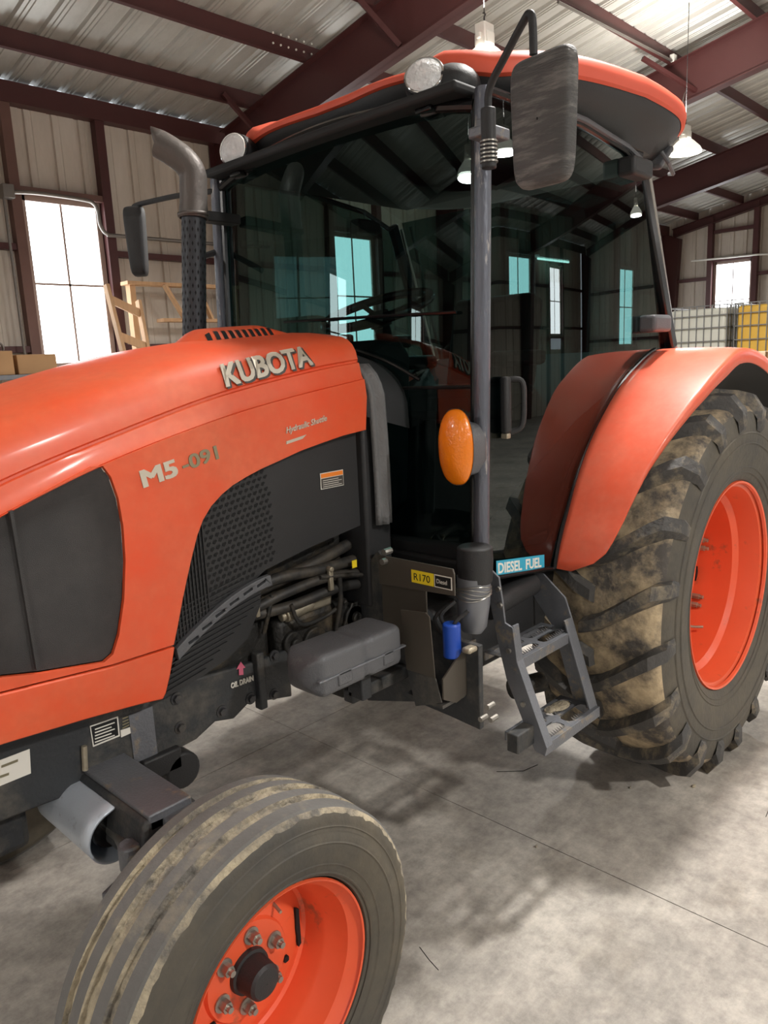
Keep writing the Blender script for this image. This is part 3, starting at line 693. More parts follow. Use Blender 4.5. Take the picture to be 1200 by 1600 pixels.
p = P(572, 872, 'y', -.28); MB().cyl((p.x, -.28, p.z-.045), (p.x, -.28, p.z+.02), .028, n=16).cyl((p.x, -.28, p.z+.02), (p.x, -.28, p.z+.05), .014, n=12).ball((p.x-.02, -.29, p.z+.055), .018).build('fuel_filter', ALU, T, smooth=40)
p = P(553, 881, 'y', -.31); MB().box((p.x-.010, -.313, p.z-.012), (p.x+.010, -.311, p.z+.012)).build('warning_sticker', YELLOW, T, smooth=0)
for (u, v, r) in ((480, 1000, .05), (445, 1000, .035), (540, 960, .04)):
    p = P(u, v, 'y', -.24); MB().cyl((p.x, -.2, p.z), (p.x, -.285, p.z), r, n=20).cyl((p.x, -.285, p.z), (p.x, -.30, p.z), r*.45, n=12).build('pulley', ENGINE, T, bevel=.004)
p = P(560, 955, 'y', -.28)
MB().prism([(p.x-.07, p.z-.03), (p.x-.03, p.z+.035), (p.x+.07, p.z+.03), (p.x+.075, p.z-.02), (p.x, p.z-.045)], 'y', -.275, -.285).cyl((p.x-.02, -.285, p.z-.01), (p.x-.02, -.292, p.z-.01), .016, n=12).build('engine_bracket', ENGINE, T, bevel=.003)
# warning sticker on black side screen
q0, q1 = P(512, 768, 'y', -.335), P(556, 748, 'y', -.335)
MB().box((.6665, -.3355, 1.305), (.757, -.3335, 1.352)).build('sticker_border', WHITE, scr, smooth=0)
MB().box((.6685, -.3365, 1.307), (.755, -.3345, 1.336)).build('sticker_panel', DKTXT, scr, smooth=0)
MB().box((.6685, -.3365, 1.338), (.755, -.3345, 1.350)).build('sticker_band', ORDEC, scr, smooth=0)
for k in range(4): MB().box((.674, -.3372, 1.311+k*.006), (.748-(k % 2)*.012, -.3366, 1.3125+k*.006)).build('sticker_line', WHITE, scr, smooth=0)

# ---------------- chassis
ch = MB()
ch.prism([(-.78, .90), (-.3, .90), (.1, .87), (.44, .84), (.55, .84), (.55, .69), (.44, .715), (.41, .735), (.34, .70), (.28, .715), (.22, .69), (.1, .68), (.06, .665), (-.1, .69), (-.3, .70), (-.78, .68)], 'y', -.255, -.28)
ch.prism([(-.78, .90), (-.3, .90), (.1, .87), (.55, .84), (.55, .69), (.06, .665), (-.3, .70), (-.78, .68)], 'y', .255, .28)
ch.box((-.3, -.26, .74), (.6, .26, .80))
rail = ch.build('chassis_rail', CHASSIS, T, bevel=.006)
MB().box((.42, -.30, .70), (.445, -.27, .87)).build('rail_bracket', CHASSIS, T, bevel=.004)
for (u, v) in ((277, 1092), (283, 1137), (348, 1112), (393, 1092), (430, 1025), (430, 1085), (560, 985), (568, 983), (140, 1010+90)):
    p = P(u, v, 'y', -.285); MB().cyl((p.x, -.278, p.z), (p.x, -.292, p.z), .011, n=6).cyl((p.x, -.278, p.z), (p.x, -.283, p.z), .017, n=14).build('bolt', ZINC if v < 1000 else STEELDK, T)
MB().box((.035, -.283, .70), (.10, -.279, .83)).build('worn_patch', STEPM, T)
# decals on the rail
def decal(name, quad, y, m_, parent, t=.0015):
    return MB().prism([(a.x, a.z) for a in (P(u, v, 'y', y) for u, v in quad)], 'y', y, y-t).build(name, m_, parent, smooth=0)
decal('white_label', [(-30, 1199), (46, 1170), (48, 1208), (-30, 1240)], -.281, WHITE, rail)
for i, (a, b_) in enumerate((((2, 1196), (28, 1186)), ((0, 1212), (14, 1207)))): decal('label_print', [a, b_, (b_[0], b_[1]+4), (a[0], a[1]+4)], -.2828, GREYTXT, rail, .0005)
decal('data_plate', [(140, 1134), (184, 1119), (187, 1150), (145, 1167)], -.281, WHITE, rail)
decal('data_plate_field', [(142, 1136), (182.5, 1122), (185, 1148.5), (147, 1164)], -.2828, BLKTXT, rail, .0005)
for k in range(5):
    decal('data_plate_line', [(148, 1139+k*5), (179-(k % 2)*5, 1128+k*5+(k % 2)*2), (179.5-(k % 2)*5, 1129.6+k*5+(k % 2)*2), (148.5, 1140.8+k*5)], -.2835, WHITE, rail, .0004)
decal('serial_label', [(188, 1141), (215, 1132), (216, 1140), (189, 1152)], -.281, WHITE, rail)
for k in range(4): decal('embossed_line', [(191, 1122+k*5), (222-k*3, 1111+k*5), (222.5-k*3, 1112.5+k*5), (191.5, 1124+k*5)], -.281, GREYTXT, rail, .0005)
decal('arrow_decal', [(373, 1055), (373, 1045), (369, 1046), (376, 1034), (383, 1043), (379.5, 1044), (380, 1054)], -.283, PINK, rail)
o1 = P(361, 1076, 'y', -.283); o2 = P(394, 1064, 'y', -.283)
text('OIL DRAIN', 'rail_lettering', WHITE, rail, .022, flat_side(o1.x, o1.z, o2.x, o2.z, -.2825), bold=.0005, squash=.72)

# tool box of ribbed grey plastic
def tool(u, v):
    a = 2*pi*u; e = .28
    cy = abs(cos(a))**e*(1 if cos(a) > 0 else -1); cz = abs(sin(a))**e*(1 if sin(a) > 0 else -1)
    x = .365+.365*v; k = min(1, (v*9)**.5, ((1-v)*9)**.5)
    if .50 < v < .58: k *= .93
    return (x, -.530+.070*cy*k, .884+.058*cz*k)
tb = MB().grid(tool, 40, 40, closeu=False); 
tbo = tb.build('tool_box', GREYPL, T, smooth=50)
MB().box((.385, -.604, .874), (.71, -.59, .880)).build('tool_box_seam', STEPM, tbo, bevel=.002)
MB().box((.45, -.604, .845), (.50, -.59, .882)).build('latch', GREYPL, tbo, bevel=.004)
MB().box((.62, -.604, .845), (.66, -.59, .882)).build('latch', GREYPL, tbo, bevel=.004)
MB().box((.61, -.52, .72), (.65, -.46, .85)).box((.61, -.48, .70), (.86, -.44, .74)).build('tool_box_bracket', CHASSIS, T, bevel=.005)

# ---------------- tank, plates and battery box in front of the step (faces forward, x about .8)
X8 = .80
def ypl(name, pts, x, m_, t=.006, bevel=.002, parent=None): return MB().prism(pts, 'x', x, x+t).build(name, m_, parent or T, smooth=0, bevel=bevel)
up = ypl('label_plate', [(-.433, 1.098), (-.715, 1.098), (-.72, 1.085), (-.72, 1.022), (-.433, 1.008)], X8-.012, BROWNPL)
ypl('side_plate', [(-.40, 1.00), (-.58, 1.00), (-.58, .86), (-.40, .78)], X8+.03, BROWNPL)
MB().prism([(a.y, a.z) for a in (P(u, v, 'x', X8+.05) for u, v in ((560, 1075), (575, 1095), (650, 1097), (700, 1118), (750, 1141), (748, 1010), (700, 995), (640, 930), (590, 860), (560, 900)))], 'x', X8+.05, X8+.07).build('tank_front', CHASSIS, T, bevel=.003)
MB().box((.86, -.58, .66), (1.95, -.20, .93)).build('fuel_tank', BLACKPL, T, bevel=.04, seg=3)
MB().box((.82, -.22, .55), (2.2, .22, 1.05)).build('gearbox', ENGINE, T, bevel=.03)
ypl('tray_side', [(-.560, .965), (-.655, .975), (-.668, .965), (-.680, .787), (-.572, .787)], X8-.06, BROWNPL, .004)
ypl('tray_side', [(-.572, .787), (-.68, .787), (-.70, .72), (-.60, .68)], X8-.058, CHASSIS, .004)
MB().prism([(.745, .79), (.745, .73), (.80, .70), (.86, .71), (.90, .86), (.86, .862)], 'y', -.70, -.705).build('tray_plate', BROWNPL, T, smooth=0)
MB().box((.745, -.70, .70), (.90, -.56, .71)).build('tray_floor', CHASSIS, T, smooth=0)
p = P(706, 1000, 'x', .82); MB().cyl((.82, p.y, p.z-.05), (.82, p.y, p.z+.05), .026, n=20).build('blue_filter', mat('blue_paint', (28, 72, 170), .4), T, bevel=.004)
p = P(735, 1015, 'x', .83); MB().box((.81, p.y-.012, p.z-.008), (.85, p.y+.018, p.z+.008), None).build('battery_terminal', ALU, T, bevel=.006)
for (u, v) in ((700, 960), (720, 975), (690, 965)):
    p = P(u, v, 'x', .84); MB().tube(spline([(.84, p.y, p.z-.05), (.82, p.y+.01, p.z), (.85, p.y-.02, p.z+.04)], 4), .006, 8).build('battery_cable', BLACKPL, T)
# label on plate (on the front face, reads from the front)
MB().box((X8-.0135, -.648, 1.037), (X8-.012, -.565, 1.074)).build('yellow_label', YELLOW, up, smooth=0)
MB().box((X8-.0135, -.712, 1.037), (X8-.012, -.650, 1.074)).build('black_label', WHITE, up, smooth=0)
MB().box((X8-.0142, -.709, 1.040), (X8-.0135, -.653, 1.071)).build('black_label', BLKTXT, up, smooth=0)
text('R170', 'label_lettering', BLKTXT, up, .030, lambda a, u, o: Vector((X8-.0138-o, -.572-a, 1.045+u)), squash=1.0, ext=.0003)
text('Diesel', 'label_lettering', WHITE, up, .018, lambda a, u, o: Vector((X8-.0145-o, -.658-a, 1.050+u)), squash=.85, ext=.0003)
for (u, v) in ((600, 877), (603, 862)):
    p = P(u, v, 'x', X8-.02); MB().cyl((X8-.03, p.y, p.z), (X8, p.y, p.z), .010, n=8).build('bolt', ZINC, T)
for (y, z) in ((-.765, .655), (-.79, .70), (-.80, .665)):
    MB().cyl((X8+.03, y, z), (X8+.06, y, z), .008, n=8).build('bolt', ZINC, T)
# filler neck with cap, wrapped in wire
fn_ = MB().tube([(.945, -.655, .86), (.948, -.656, .88), (.95, -.66, .95), (.952, -.662, 1.03)], [.030, .043, .049, .051], 24, sc=(1, 1)).build('filler_neck', mat('filler_tube', (120, 122, 127), .35, .3, vary=.2, vscale=20), T, smooth=50)
MB().lathe([(.03, .001), (.032, .045), (.028, .052), (-.01, .054), (-.075, .050), (-.08, .045)], (.955, -.665, 1.09), 24, 'z').build('filler_cap', BLACKPL, T, smooth=40, bevel=.002)
for k in range(5):
    z = 1.005-k*.008; ring = [(.95+.0525*cos(t), -.661+.0525*sin(t), z+.006*sin(t*2+k)) for t in [2*pi*i/24 for i in range(25)]]
    MB().tube(ring, .0016, 5, caps=False).build('tie_wire', ZINC, fn_)

# ---------------- steps
SF, SR = 1.055, 1.40           # front and rear rails
def rail_poly(): return [(-.655, 1.01), (-.69, 1.01), (-.70, .99), (-.725, .86), (-.745, .855), (-.752, .84), (-.885, .50), (-.885, .455), (-.868, .455), (-.845, .50), (-.68, .85), (-.655, .94)]
stp = MB().prism([(-.645, 1.03), (-.68, 1.005), (-.692, .93), (-.700, .865), (-.728, .855), (-.742, .75), (-.795, .62), (-.845, .50), (-.838, .472), (-.802, .478), (-.755, .574), (-.702, .686), (-.672, .80), (-.655, .88), (-.64, .95)], 'x', SF-.004, SF+.004).prism([(-.728, .86), (-.742, .75), (-.845, .50), (-.838, .495), (-.736, .75), (-.722, .86)], 'x', SF, SF+.03).build('step_rail', STEPM, T, smooth=0, bevel=.0015)
MB().prism([(-.58, .93), (-.62, .925), (-.705, .855), (-.728, .79), (-.825, .49), (-.815, .445), (-.745, .47), (-.66, .74), (-.58, .84)], 'x', SR-.004, SR+.004).prism([(-.728, .79), (-.825, .49), (-.818, .487), (-.721, .79)], 'x', SR-.045, SR).build('step_rail', STEPM, T, smooth=0, bevel=.0015)
def oval(cx, cy, a, b_, n=14):
    return [(cx+a*abs(cos(t))**.5*(1 if cos(t) > 0 else -1), cy+b_*abs(sin(t))**.6*(1 if sin(t) > 0 else -1)) for t in [2*pi*i/n for i in range(n)]]
def tread(z, y0, y1, dxa):
    x0, x1 = SF+.004+dxa, SR-.004; cx = (x0+x1)/2; cyv = (y0+y1)/2; ax = (x1-x0)/4-.016; ay = abs(y1-y0)/4-.010
    hs = [oval(cx+sx*(ax+.012), cyv+sy*(ay+.007), ax, ay) for sx in (-1, 1) for sy in (-1, 1)]
    m = MB().prism([(x0, y0), (x1, y0), (x1, y1), (x0, y1)], 'z', z-.004, z, holes=hs)
    m.box((x0, min(y0, y1)-.003, z-.035), (x1, min(y0, y1)+.003, z)).box((x0, max(y0, y1)-.003, z-.03), (x1, max(y0, y1)+.003, z))
    o = m.build('step_tread', STEPM, T, smooth=0, bevel=.001)
    t = MB()
    for h in hs:
        xsb = [p[0] for p in h]; ysb = [p[1] for p in h]; n = 9
        for i in range(n):
            xx = min(xsb)+.02+(max(xsb)-min(xsb)-.04)*i/(n-1)
            for yy, d in ((min(ysb), 1), (max(ysb), -1)): t.add([(xx-.006, yy, z+.001), (xx+.006, yy, z+.001), (xx, yy+.014*d, z+.008), (xx, yy, z-.004)], [(0,1,2), (0,1,3)])
    t.build('grip_teeth', STEELDK, o, smooth=0, kind='stuff')
    return o
tread(.750, -.738, -.615, 0); tread(.502, -.832, -.690, 0)
MB().box((SF-.09, -.80, .50), (SF, -.76, .56)).build('step_bracket', CHASSIS, T, bevel=.004)
MB().tube([(1.1, -.60, .88), (1.35, -.60, .90)], .04, 16).build('under_cab_pipe', BLACKPL, T)
MB().tube([(1.3, -.55, .52), (1.42, -.60, .52)], .035, 16).build('brake_link', ENGINE, T)
for z, y in ((.97, -.70), (.92, -.705), (.62, -.785), (.78, -.735)): MB().cyl((SF-.012, y+.02, z), (SF-.003, y+.02, z), .008, n=8).build('bolt', ZINC, T)
MB().ball((1.31, -.735, .507), (.045, .028, .008), 12).ball((1.27, -.725, .507), (.03, .02, .008), 10).build('mud_cake', MUD, T)

# ---------------- front axle, steering cylinder
MB().prism([(-.12, .62), (.03, .62), (.03, .72), (-.10, .73)], 'y', .60, -.58).build('front_axle', CHASSIS, T, bevel=.01)
MB().box((-.09, -.58, .70), (.015, -.10, .738), None).build('axle_plate', STEPM, T, bevel=.004)
MB().prism([(-.15, .60), (.02, .60), (.06, .66), (.05, .78), (-.10, .78), (-.16, .70)], 'y', -.26, .26).build('axle_bolster', CHASSIS, T, bevel=.01)
MB().cyl((.16, -.30, .63), (.16, -.22, .63), .05, n=20).box((.05, -.30, .64), (.16, -.22, .70)).build('axle_pivot', BLACKPL, T, bevel=.006)
cg = []; cx, cz, cr = -.102, .648, .068
def guard(u, v):
    a = radians(100)+radians(250)*u; y = -.16-.27*v
    if u < .001: return (cx+.085, y+.01, cz+cr)
    return (cx+cr*cos(a), y-(.03*(1-u)), cz+cr*sin(a))
cgo = MB().grid(guard, 28, 6).build('steering_cylinder_guard', SILVER, T, smooth=60, solid=.005)
MB().cyl((cx, -.13, cz), (cx, -.42, cz), .045, n=24).build('steering_cylinder', BLACK, T, bevel=.004)
MB().tube([(cx, -.38, cz), (cx+.0, -.46, cz), (cx-.02, -.54, cz+.0)], [.014, .016, .016], 14).build('piston_rod', ZINC, T)
MB().cyl((cx-.02, -.545, cz-.03), (cx-.02, -.545, cz+.03), .026, n=18).build('rod_end', STEPM, T, bevel=.005)
MB().prism([(-.19, -.53), (-.17, -.575), (-.10, -.56), (.0, -.60), (.04, -.57), (-.04, -.51), (-.12, -.50)], 'z', .565, .59).build('steering_arm', STEPM, T, bevel=.004)
MB().cyl((-.02, -.58, .33), (-.02, -.58, .72), .04, n=20).build('kingpin', STEPM, T, bevel=.006)
MB().cyl((0, -.55, .3965), (0, -.72, .3965), .045, n=20).build('spindle', STEPM, T)
MB().cyl((cx+.01, -.26, cz+cr+.004), (cx+.01, -.26, cz+cr+.03), .009, n=10).build('grease_fitting', SILVER, cgo)
MB().cyl((-.09, -.287, .74), (-.085, -.287, .80), .007, n=8).build('drain_tube', ALU, T)
MB().box((-.72, -.2, .56), (-.2, .2, .72)).build('front_underframe', CHASSIS, T, bevel=.02)

# ---------------- front wheels
def front_tyre():
    C = (0, 0, 0)     # local, outward = -y; centre plane y=0, half width .135
    pr = [(-.112, .240), (-.124, .243), (-.134, .262), (-.141, .30), (-.141, .335), (-.136, .342), (-.136, .362), (-.131, .380), (-.126, .387), (-.121, .392),
          (-.117, .3975), (-.085, .4015), (-.081, .390), (-.060, .391), (-.056, .4040), (-.022, .4062), (-.018, .393), (.016, .393), (.020, .4062), (.056, .4040), (.060, .391), (.081, .390), (.085, .4015), (.117, .3975),
          (.126, .385), (.136, .362), (.141, .32), (.138, .27), (.124, .243), (.112, .240)]
    def rr(h, r):
        g = max(0, (r-.33)/.076); return (-.10+(h+.10)*.817 if h > -.10 else h, r-g*.0105 if abs(h) < .11 else r-g*.009)
    pr = [rr(h, r) for h, r in pr]
    ms = [0]*7+[2, 2]+[1, 1, 2, 2, 2, 1, 1, 2, 2, 1, 1, 2, 2, 1, 1]+[0]*6
    rnd = random.Random(3); jit = {}
    def fn(i, t):
        if i in (12, 13, 16, 17, 20, 21): return (rnd.random()-.45)*.006
        if i in (7, 8): return (rnd.random()-.5)*.007
        return 0
    return MB().lathe(pr, C, 160, 'y', ms, True, fn)
def front_rim():
    pr = [(-.122, .232), (-.124, .236), (-.118, .238), (-.110, .232), (-.100, .222), (-.092, .214), (-.070, .208), (-.050, .200), (-.040, .196), (-.030, .192), (.02, .188), (.026, .18), (.012, .150), (.008, .135), (.006, .110), (-.002, .105), (-.002, .05), (-.002, .001)]
    return MB().lathe(pr, (0, 0, 0), 72, 'y')
fw = front_rim().build('front_wheel', ORANGEWHEEL, T, smooth=28); fw.location = (.008, -.75, .3965); fw.rotation_euler.z = radians(2.5)
ty = front_tyre().build('tyre', [SIDEWALL, RIB, MUD], fw, smooth=40)
hub = MB().lathe([(-.0, .050), (-.012, .048), (-.014, .042), (-.056, .038), (-.062, .032), (-.064, .001)], (0, 0, 0), 32, 'y').build('hub_cap', BLACKPL, fw, smooth=30)
for hh2, rr2 in ((-.1355, .350), (-.1412, .318), (-.1358, .272), (-.1305, .252)):
    MB().lathe([(hh2, rr2-.003), (hh2-.0022, rr2), (hh2, rr2+.003)], (0, 0, 0), 96, 'y').build('sidewall_ridge', SIDEWALL, ty, smooth=60)
for k in range(6):
    a = radians(20+60*k); x, z = .078*cos(a), .078*sin(a)
    MB().cyl((x, -.002, z), (x, -.024, z), .0125, n=6).cyl((x, -.002, z), (x, -.006, z), .019, n=16).cyl((x, -.024, z), (x, -.034, z), .007, n=10).build('lug_nut', ZINC, fw, smooth=30)
MB().prism([(.150, .05), (.158, .045), (.158, -.045), (.150, -.05), (.146, 0)], 'y', .006, .014).build('hand_hole', HOLE, fw)
for a in (95, 215, 335): MB().prism(oval(.118*cos(radians(a)), .118*sin(radians(a)), .007, .007), 'y', .000, .0075).build('disc_hole', HOLE, fw)
MB().cyl((.09, .012, .1), (.085, -.02, .095), .004, n=8).build('valve_stem', ALU, fw)
fw2 = dup(fw, T, (0, .75, .3965)); fw2.rotation_euler.z = pi
MB().cyl((-.02, .58, .33), (-.02, .58, .72), .04, n=20).build('kingpin', STEPM, T, bevel=.006)

# ---------------- rear wheels
RC = Vector((2.229, -.735, .734))
def rear_tyre():
    pr = [(-.205, .408), (-.222, .420), (-.238, .46), (-.250, .53), (-.252, .58), (-.246, .64), (-.236, .68), (-.222, .700), (-.19, .712), (-.12, .722), (0, .728), (.12, .722), (.19, .712), (.222, .700), (.236, .68), (.246, .64), (.252, .58), (.250, .53), (.238, .46), (.222, .420), (.205, .408)]
    ms = [0]*6+[1]*8+[0]*7
    m = MB().lathe(pr, (0, 0, 0), 120, 'y', ms, True, lambda i, t: (.004*sin(t*41+i)+.003*sin(t*17+2*i)) if 8 <= i <= 12 else 0)
    n = 20
    for side in (-1, 1):
        for k in range(n):
            a0 = 2*pi*(k+(.5 if side > 0 else 0))/n
            # stations from the centre to the shoulder; angle grows towards rear over the top
            st = [(-.018, 0.0, .729, .768), (.04, -.030, .728, .768), (.11, -.095, .722, .766), (.18, -.165, .712, .762), (.222, -.205, .700, .752), (.250, -.225, .655, .706), (.252, -.228, .61, .622)]
            wds = [.036, .038, .041, .044, .047, .048, .040]
            rows = []
            for (yy, da, r0, r1), w_ in zip(st, wds):
                a = a0+da; dy = yy*side
                if yy < .24: q = [(r0, a-w_/.74*.85, dy), (r1, a-w_/.74*.5, dy), (r1, a+w_/.74*.5, dy), (r0, a+w_/.74*.85, dy)]
                else: q = [(r0, a-w_/.74*.8, dy), ((r0+r1)/2+.012, a-w_/.74*.5, dy+.012*side), ((r0+r1)/2+.012, a+w_/.74*.5, dy+.012*side), (r0, a+w_/.74*.8, dy)]
                rows.append([(r*cos(an), y_, r*sin(an)) for r, an, y_ in q])
            vs = [p for r in rows for p in r]; fs = []
            for i in range(len(rows)-1):
                for j in range(3): fs.append((i*4+j, i*4+j+1, i*4+j+5, i*4+j+4))
            fs += [(0, 1, 2, 3), tuple((len(rows)-1)*4+j for j in range(4))]
            m.add(vs, fs, 2)
    vs = []
    for x, y, z in m.v:
        zz = z+RC.z
        if zz < .002: y = y*(1+.04*min(1, (.002-zz)/.03)); z = .002-RC.z
        vs.append((x, y, z))
    m.v = vs; return m
def rear_rim():
    pr = [(-.212, .400), (-.222, .404), (-.224, .412), (-.214, .414), (-.205, .405), (-.200, .390), (-.150, .376), (-.120, .370), (-.10, .350), (-.04, .345), (.02, .345), (.06, .340), (.065, .325), (.05, .315), (.035, .30), (.03, .24), (.02, .16), (-.02, .13), (-.03, .12), (-.03, .001)]
    return MB().lathe(pr, (0, 0, 0), 96, 'y')
rw = rear_rim().build('rear_wheel', ORANGEWHEEL, T, smooth=28); rw.location = RC
rty = rear_tyre().build('tyre', [SIDEWALL, TREAD, LUG], rw, smooth=40)
for hh2, rr2 in ((-.2505, .60), (-.2520, .56), (-.240, .468), (-.2335, .448)):
    MB().lathe([(hh2, rr2-.004), (hh2-.003, rr2), (hh2, rr2+.004)], (0, 0, 0), 120, 'y').build('sidewall_ridge', SIDEWALL, rty, smooth=60)
def on_tyre(a0):
    def f(a, u, o):
        t = a0-a/.52; r = .49+u; y = -ip(r, [.46, .53, .58], [.238, .250, .252]); return Vector((r*cos(t), y-.0005-o, r*sin(t)))
    return f
for k_, a0 in enumerate((172, 52, -68)):
    text('FARM TRACTOR', 'sidewall_lettering', SIDEWALL, rty, .060, on_tyre(radians(a0)), squash=.9, ext=.0022, bold=.001) if False else None
for k in range(8):
    a = radians(12+45*k); 
    for d in (-.06, .06):
        x, z = .332*cos(a+d), .332*sin(a+d); MB().cyl((x, .05, z), (x, .012, z), .013, n=6).cyl((x, .012, z), (x, -.004, z), .008, n=8).build('rim_bolt', ALU, rw)
MB().lathe([(-.03, .07), (-.042, .06), (-.048, .001)], (0, 0, 0), 32, 'y').build('hub_cap', ORANGEWHEEL, rw)
for a in (38, -12, -58): MB().prism([((.318+d)*cos(radians(a+e)), (.318+d)*sin(radians(a+e))) for d, e in ((0, -6), (.009, -2), (.009, 2), (0, 6), (-.007, 2), (-.007, -2))], 'y', .035, .052).build('disc_slot', HOLE, rw)
MB().tube([(.15, .02, -.26), (.165, -.02, -.262), (.18, -.05, -.26)], .006, 8).build('valve_stem', ALU, rw)
rw2 = dup(rw, T, (RC.x, -RC.y, RC.z)); rw2.rotation_euler = (0, 0, pi)
MB().cyl((2.229, -.65, .734), (2.229, .65, .734), .09, n=24).build('rear_axle', ENGINE, T)

# ---------------- fenders
def fender_pt(th, v, off=0., s=1):
    """th degrees round the wheel centre, v 0 inner .. 1 outer lip"""
    r = ip(th, [30, 60, 75, 85, 93, 104, 123, 151, 165], [.90, .925, .925, .925, .92, .885, .845, .812, .822])
    yo = ip(th, [30, 100, 113, 119, 126, 132, 139, 146, 153, 159.5, 163, 165.5], [.955, .955, .945, .93, .912, .895, .872, .855, .835, .81, .765, .69])
    yi = .645
    if v <= 1: y = yi+(yo-yi)*v; rr = r-.012*v**3-.0*v
    else: y = yo+.004; rr = r-.012-.05*(v-1)*ip(th, [100, 125, 150], [1, .55, .12])
    rr += off; t = radians(th)
    return (RC.x+rr*cos(t), -y*s, RC.z+rr*sin(t))
for s in (1, -1):
    ths = [30+i*(165.5-30)/50 for i in range(51)]; vv = [0, .12, .25, .4, .55, .7, .82, .92, .97, 1.0, 1.15, 1.5, 2.0]
    m = MB(); n = len(vv)
    vs = [fender_pt(t, v, 0, s) for t in ths for v in vv]
    m.add(vs, [(i*n+j, i*n+j+1, (i+1)*n+j+1, (i+1)*n+j) for i in range(50) for j in range(n-1)])
    f = m.build('fender', ORANGE2, T, smooth=60, solid=.006)
    m = MB(); vs = [fender_pt(t, v, -.012, s) for t in ths for v in (0.02, .96)]
    m.add(vs, [(i*2, i*2+1, i*2+3, i*2+2) for i in range(50)]); m.build('fender_liner', BLACKPL, f)
    MB().tube([fender_pt(t, -.015, .004, s) for t in ths if t > 92], .008, 8).build('fender_seal', BLACK, f)
    # orange inner skirt seen through the door glass
    pts = [(RC.x+.80*cos(radians(t)), RC.z+.80*sin(radians(t))) for t in range(30, 166, 5)]+[(RC.x+.3*cos(radians(t)), RC.z+.3*sin(radians(t))) for t in range(165, 29, -15)]
    MB().prism(pts, 'y', -.585*s, -.575*s).build('fender_skirt', CABIN, f)
    m = MB(); vs = []
    for t in ths:
        for y, off in ((.575, -.02), (.59, -.015), (.605, -.01)):
            r = ip(t, [30, 60, 75, 85, 93, 104, 123, 151, 165], [.90, .925, .925, .925, .92, .885, .845, .812, .822])-.02+off; vs.append((RC.x+r*cos(radians(t)), -y*s, RC.z+r*sin(radians(t))))
    m.add(vs, [(i*3+j, i*3+j+1, (i+1)*3+j+1, (i+1)*3+j) for i in range(50) for j in range(2)]); m.build('inner_fender', CABIN, f, smooth=60, solid=.004)

# ---------------- cab shell
AX = lambda z: 1.028+.052*(z-1.1)/1.25        # front pillar line
# side frame / pillar near and far
for s in (1, -1):
    y = -.635*s
    pb = [Vector((AX(z), y, z)) for z in (1.02, 1.5, 2.0, 2.38)]
    m = MB().tube(pb, .026, 16, sc=(1.15, .9))
    o = m.build('front_pillar', PILLAR, T, smooth=60)
    MB().tube([p+Vector((.036, .006*s, 0)) for p in pb], .008, 8).build('door_edge_trim', GREYPL, o)
    # rear pillar
    c0, c1 = Vector((2.07, -.625*s, 2.30)), Vector((2.335, -.645*s, 1.66))
    MB().bar(c0, c1, .05, .035, (0, 1, 0)).build('rear_pillar', BLACK, T, bevel=.008)
    MB().tube([c0+Vector((.065, 0, -.01)), c1+Vector((.035, 0, -.02))], .012, 10).build('rear_window_rail', ZINC, T)
    MB().tube([c0+Vector((.10, .03*s, 0)), c1+Vector((.075, .02*s, 0))], .010, 10).build('rear_window_rail', ZINC, T)
    # door glass
    dg = [(1.06, .990), (1.362, .952), (1.50, .925), (1.53, .935), (1.545, 1.10), (1.59, 1.22), (1.68, 1.34), (1.80, 1.455), (1.95, 1.555), (2.10, 1.625), (2.31, 1.66), (2.055, 2.285), (1.9, 2.345), (1.6, 2.38), (1.10, 2.385)]
    def dfn(q, s=s):
        x, yy, z = q; u = (x-1.1)/1.2; return (x, (yy-.014*sin(pi*min(1, max(0, u)))-.006*sin(pi*(z-.9)/1.5))*s, z)
    dm = MB(); # subdivide the glass polygon by vertical strips for the gentle bow
    def yline(x):
        lo = ip(x, [p[0] for p in dg[:11]], [p[1] for p in dg[:11]]); hi = ip(x, [1.10, 1.6, 1.9, 2.055, 2.31], [2.385, 2.38, 2.345, 2.285, 1.66]); return lo, max(hi, lo+.001)
    nx, nz = 48, 24; xg = [1.06+1.25*i/nx for i in range(nx+1)]
    vs = []
    for x in xg:
        lo, hi = yline(x)
        if x < 1.10: hi = 2.385
        for j in range(nz+1): vs.append(dfn((x, -.628, lo+(hi-lo)*j/nz)))
    dm.add(vs, [(i*(nz+1)+j, i*(nz+1)+j+1, (i+1)*(nz+1)+j+1, (i+1)*(nz+1)+j) for i in range(nx) for j in range(nz)])
    dr = dm.build('door_glass', GL_D, T, smooth=80)
    MB().tube([dfn((x, -.630, z)) for x, z in dg[:11]], .008, 8).build('door_seal', BLACK, dr)
    MB().tube([dfn((x, -.630, z)) for x, z in dg[11:]], .012, 8).build('door_header', BLACK, dr)
    # lower black door sill panel
    MB().prism([(1.09, .985), (1.362, .950), (1.50, .922), (1.535, .935), (1.545, 1.02), (1.10, 1.06)], 'y', -.618*s, -.612*s).build('door_sill', BLACK, T)
    hh = MB().box((1.125, -.668, 1.43), (1.155, -.640, 1.60)) if s > 0 else MB().box((1.165, .640, 1.43), (1.20, .668, 1.60))
    ho = hh.build('door_handle', BLACKPL, dr, bevel=.010, seg=3)
    if s > 0:
        MB().tube(spline([(1.16, -.645, 1.59), (1.185, -.680, 1.585), (1.19, -.685, 1.53), (1.185, -.68, 1.45), (1.16, -.645, 1.43)], 5), .009, 10).build('handle_grip', BLACKPL, dr)
        MB().box((1.13, -.665, 1.415), (1.15, -.64, 1.432)).build('lock_cylinder', ALU, dr, bevel=.004)
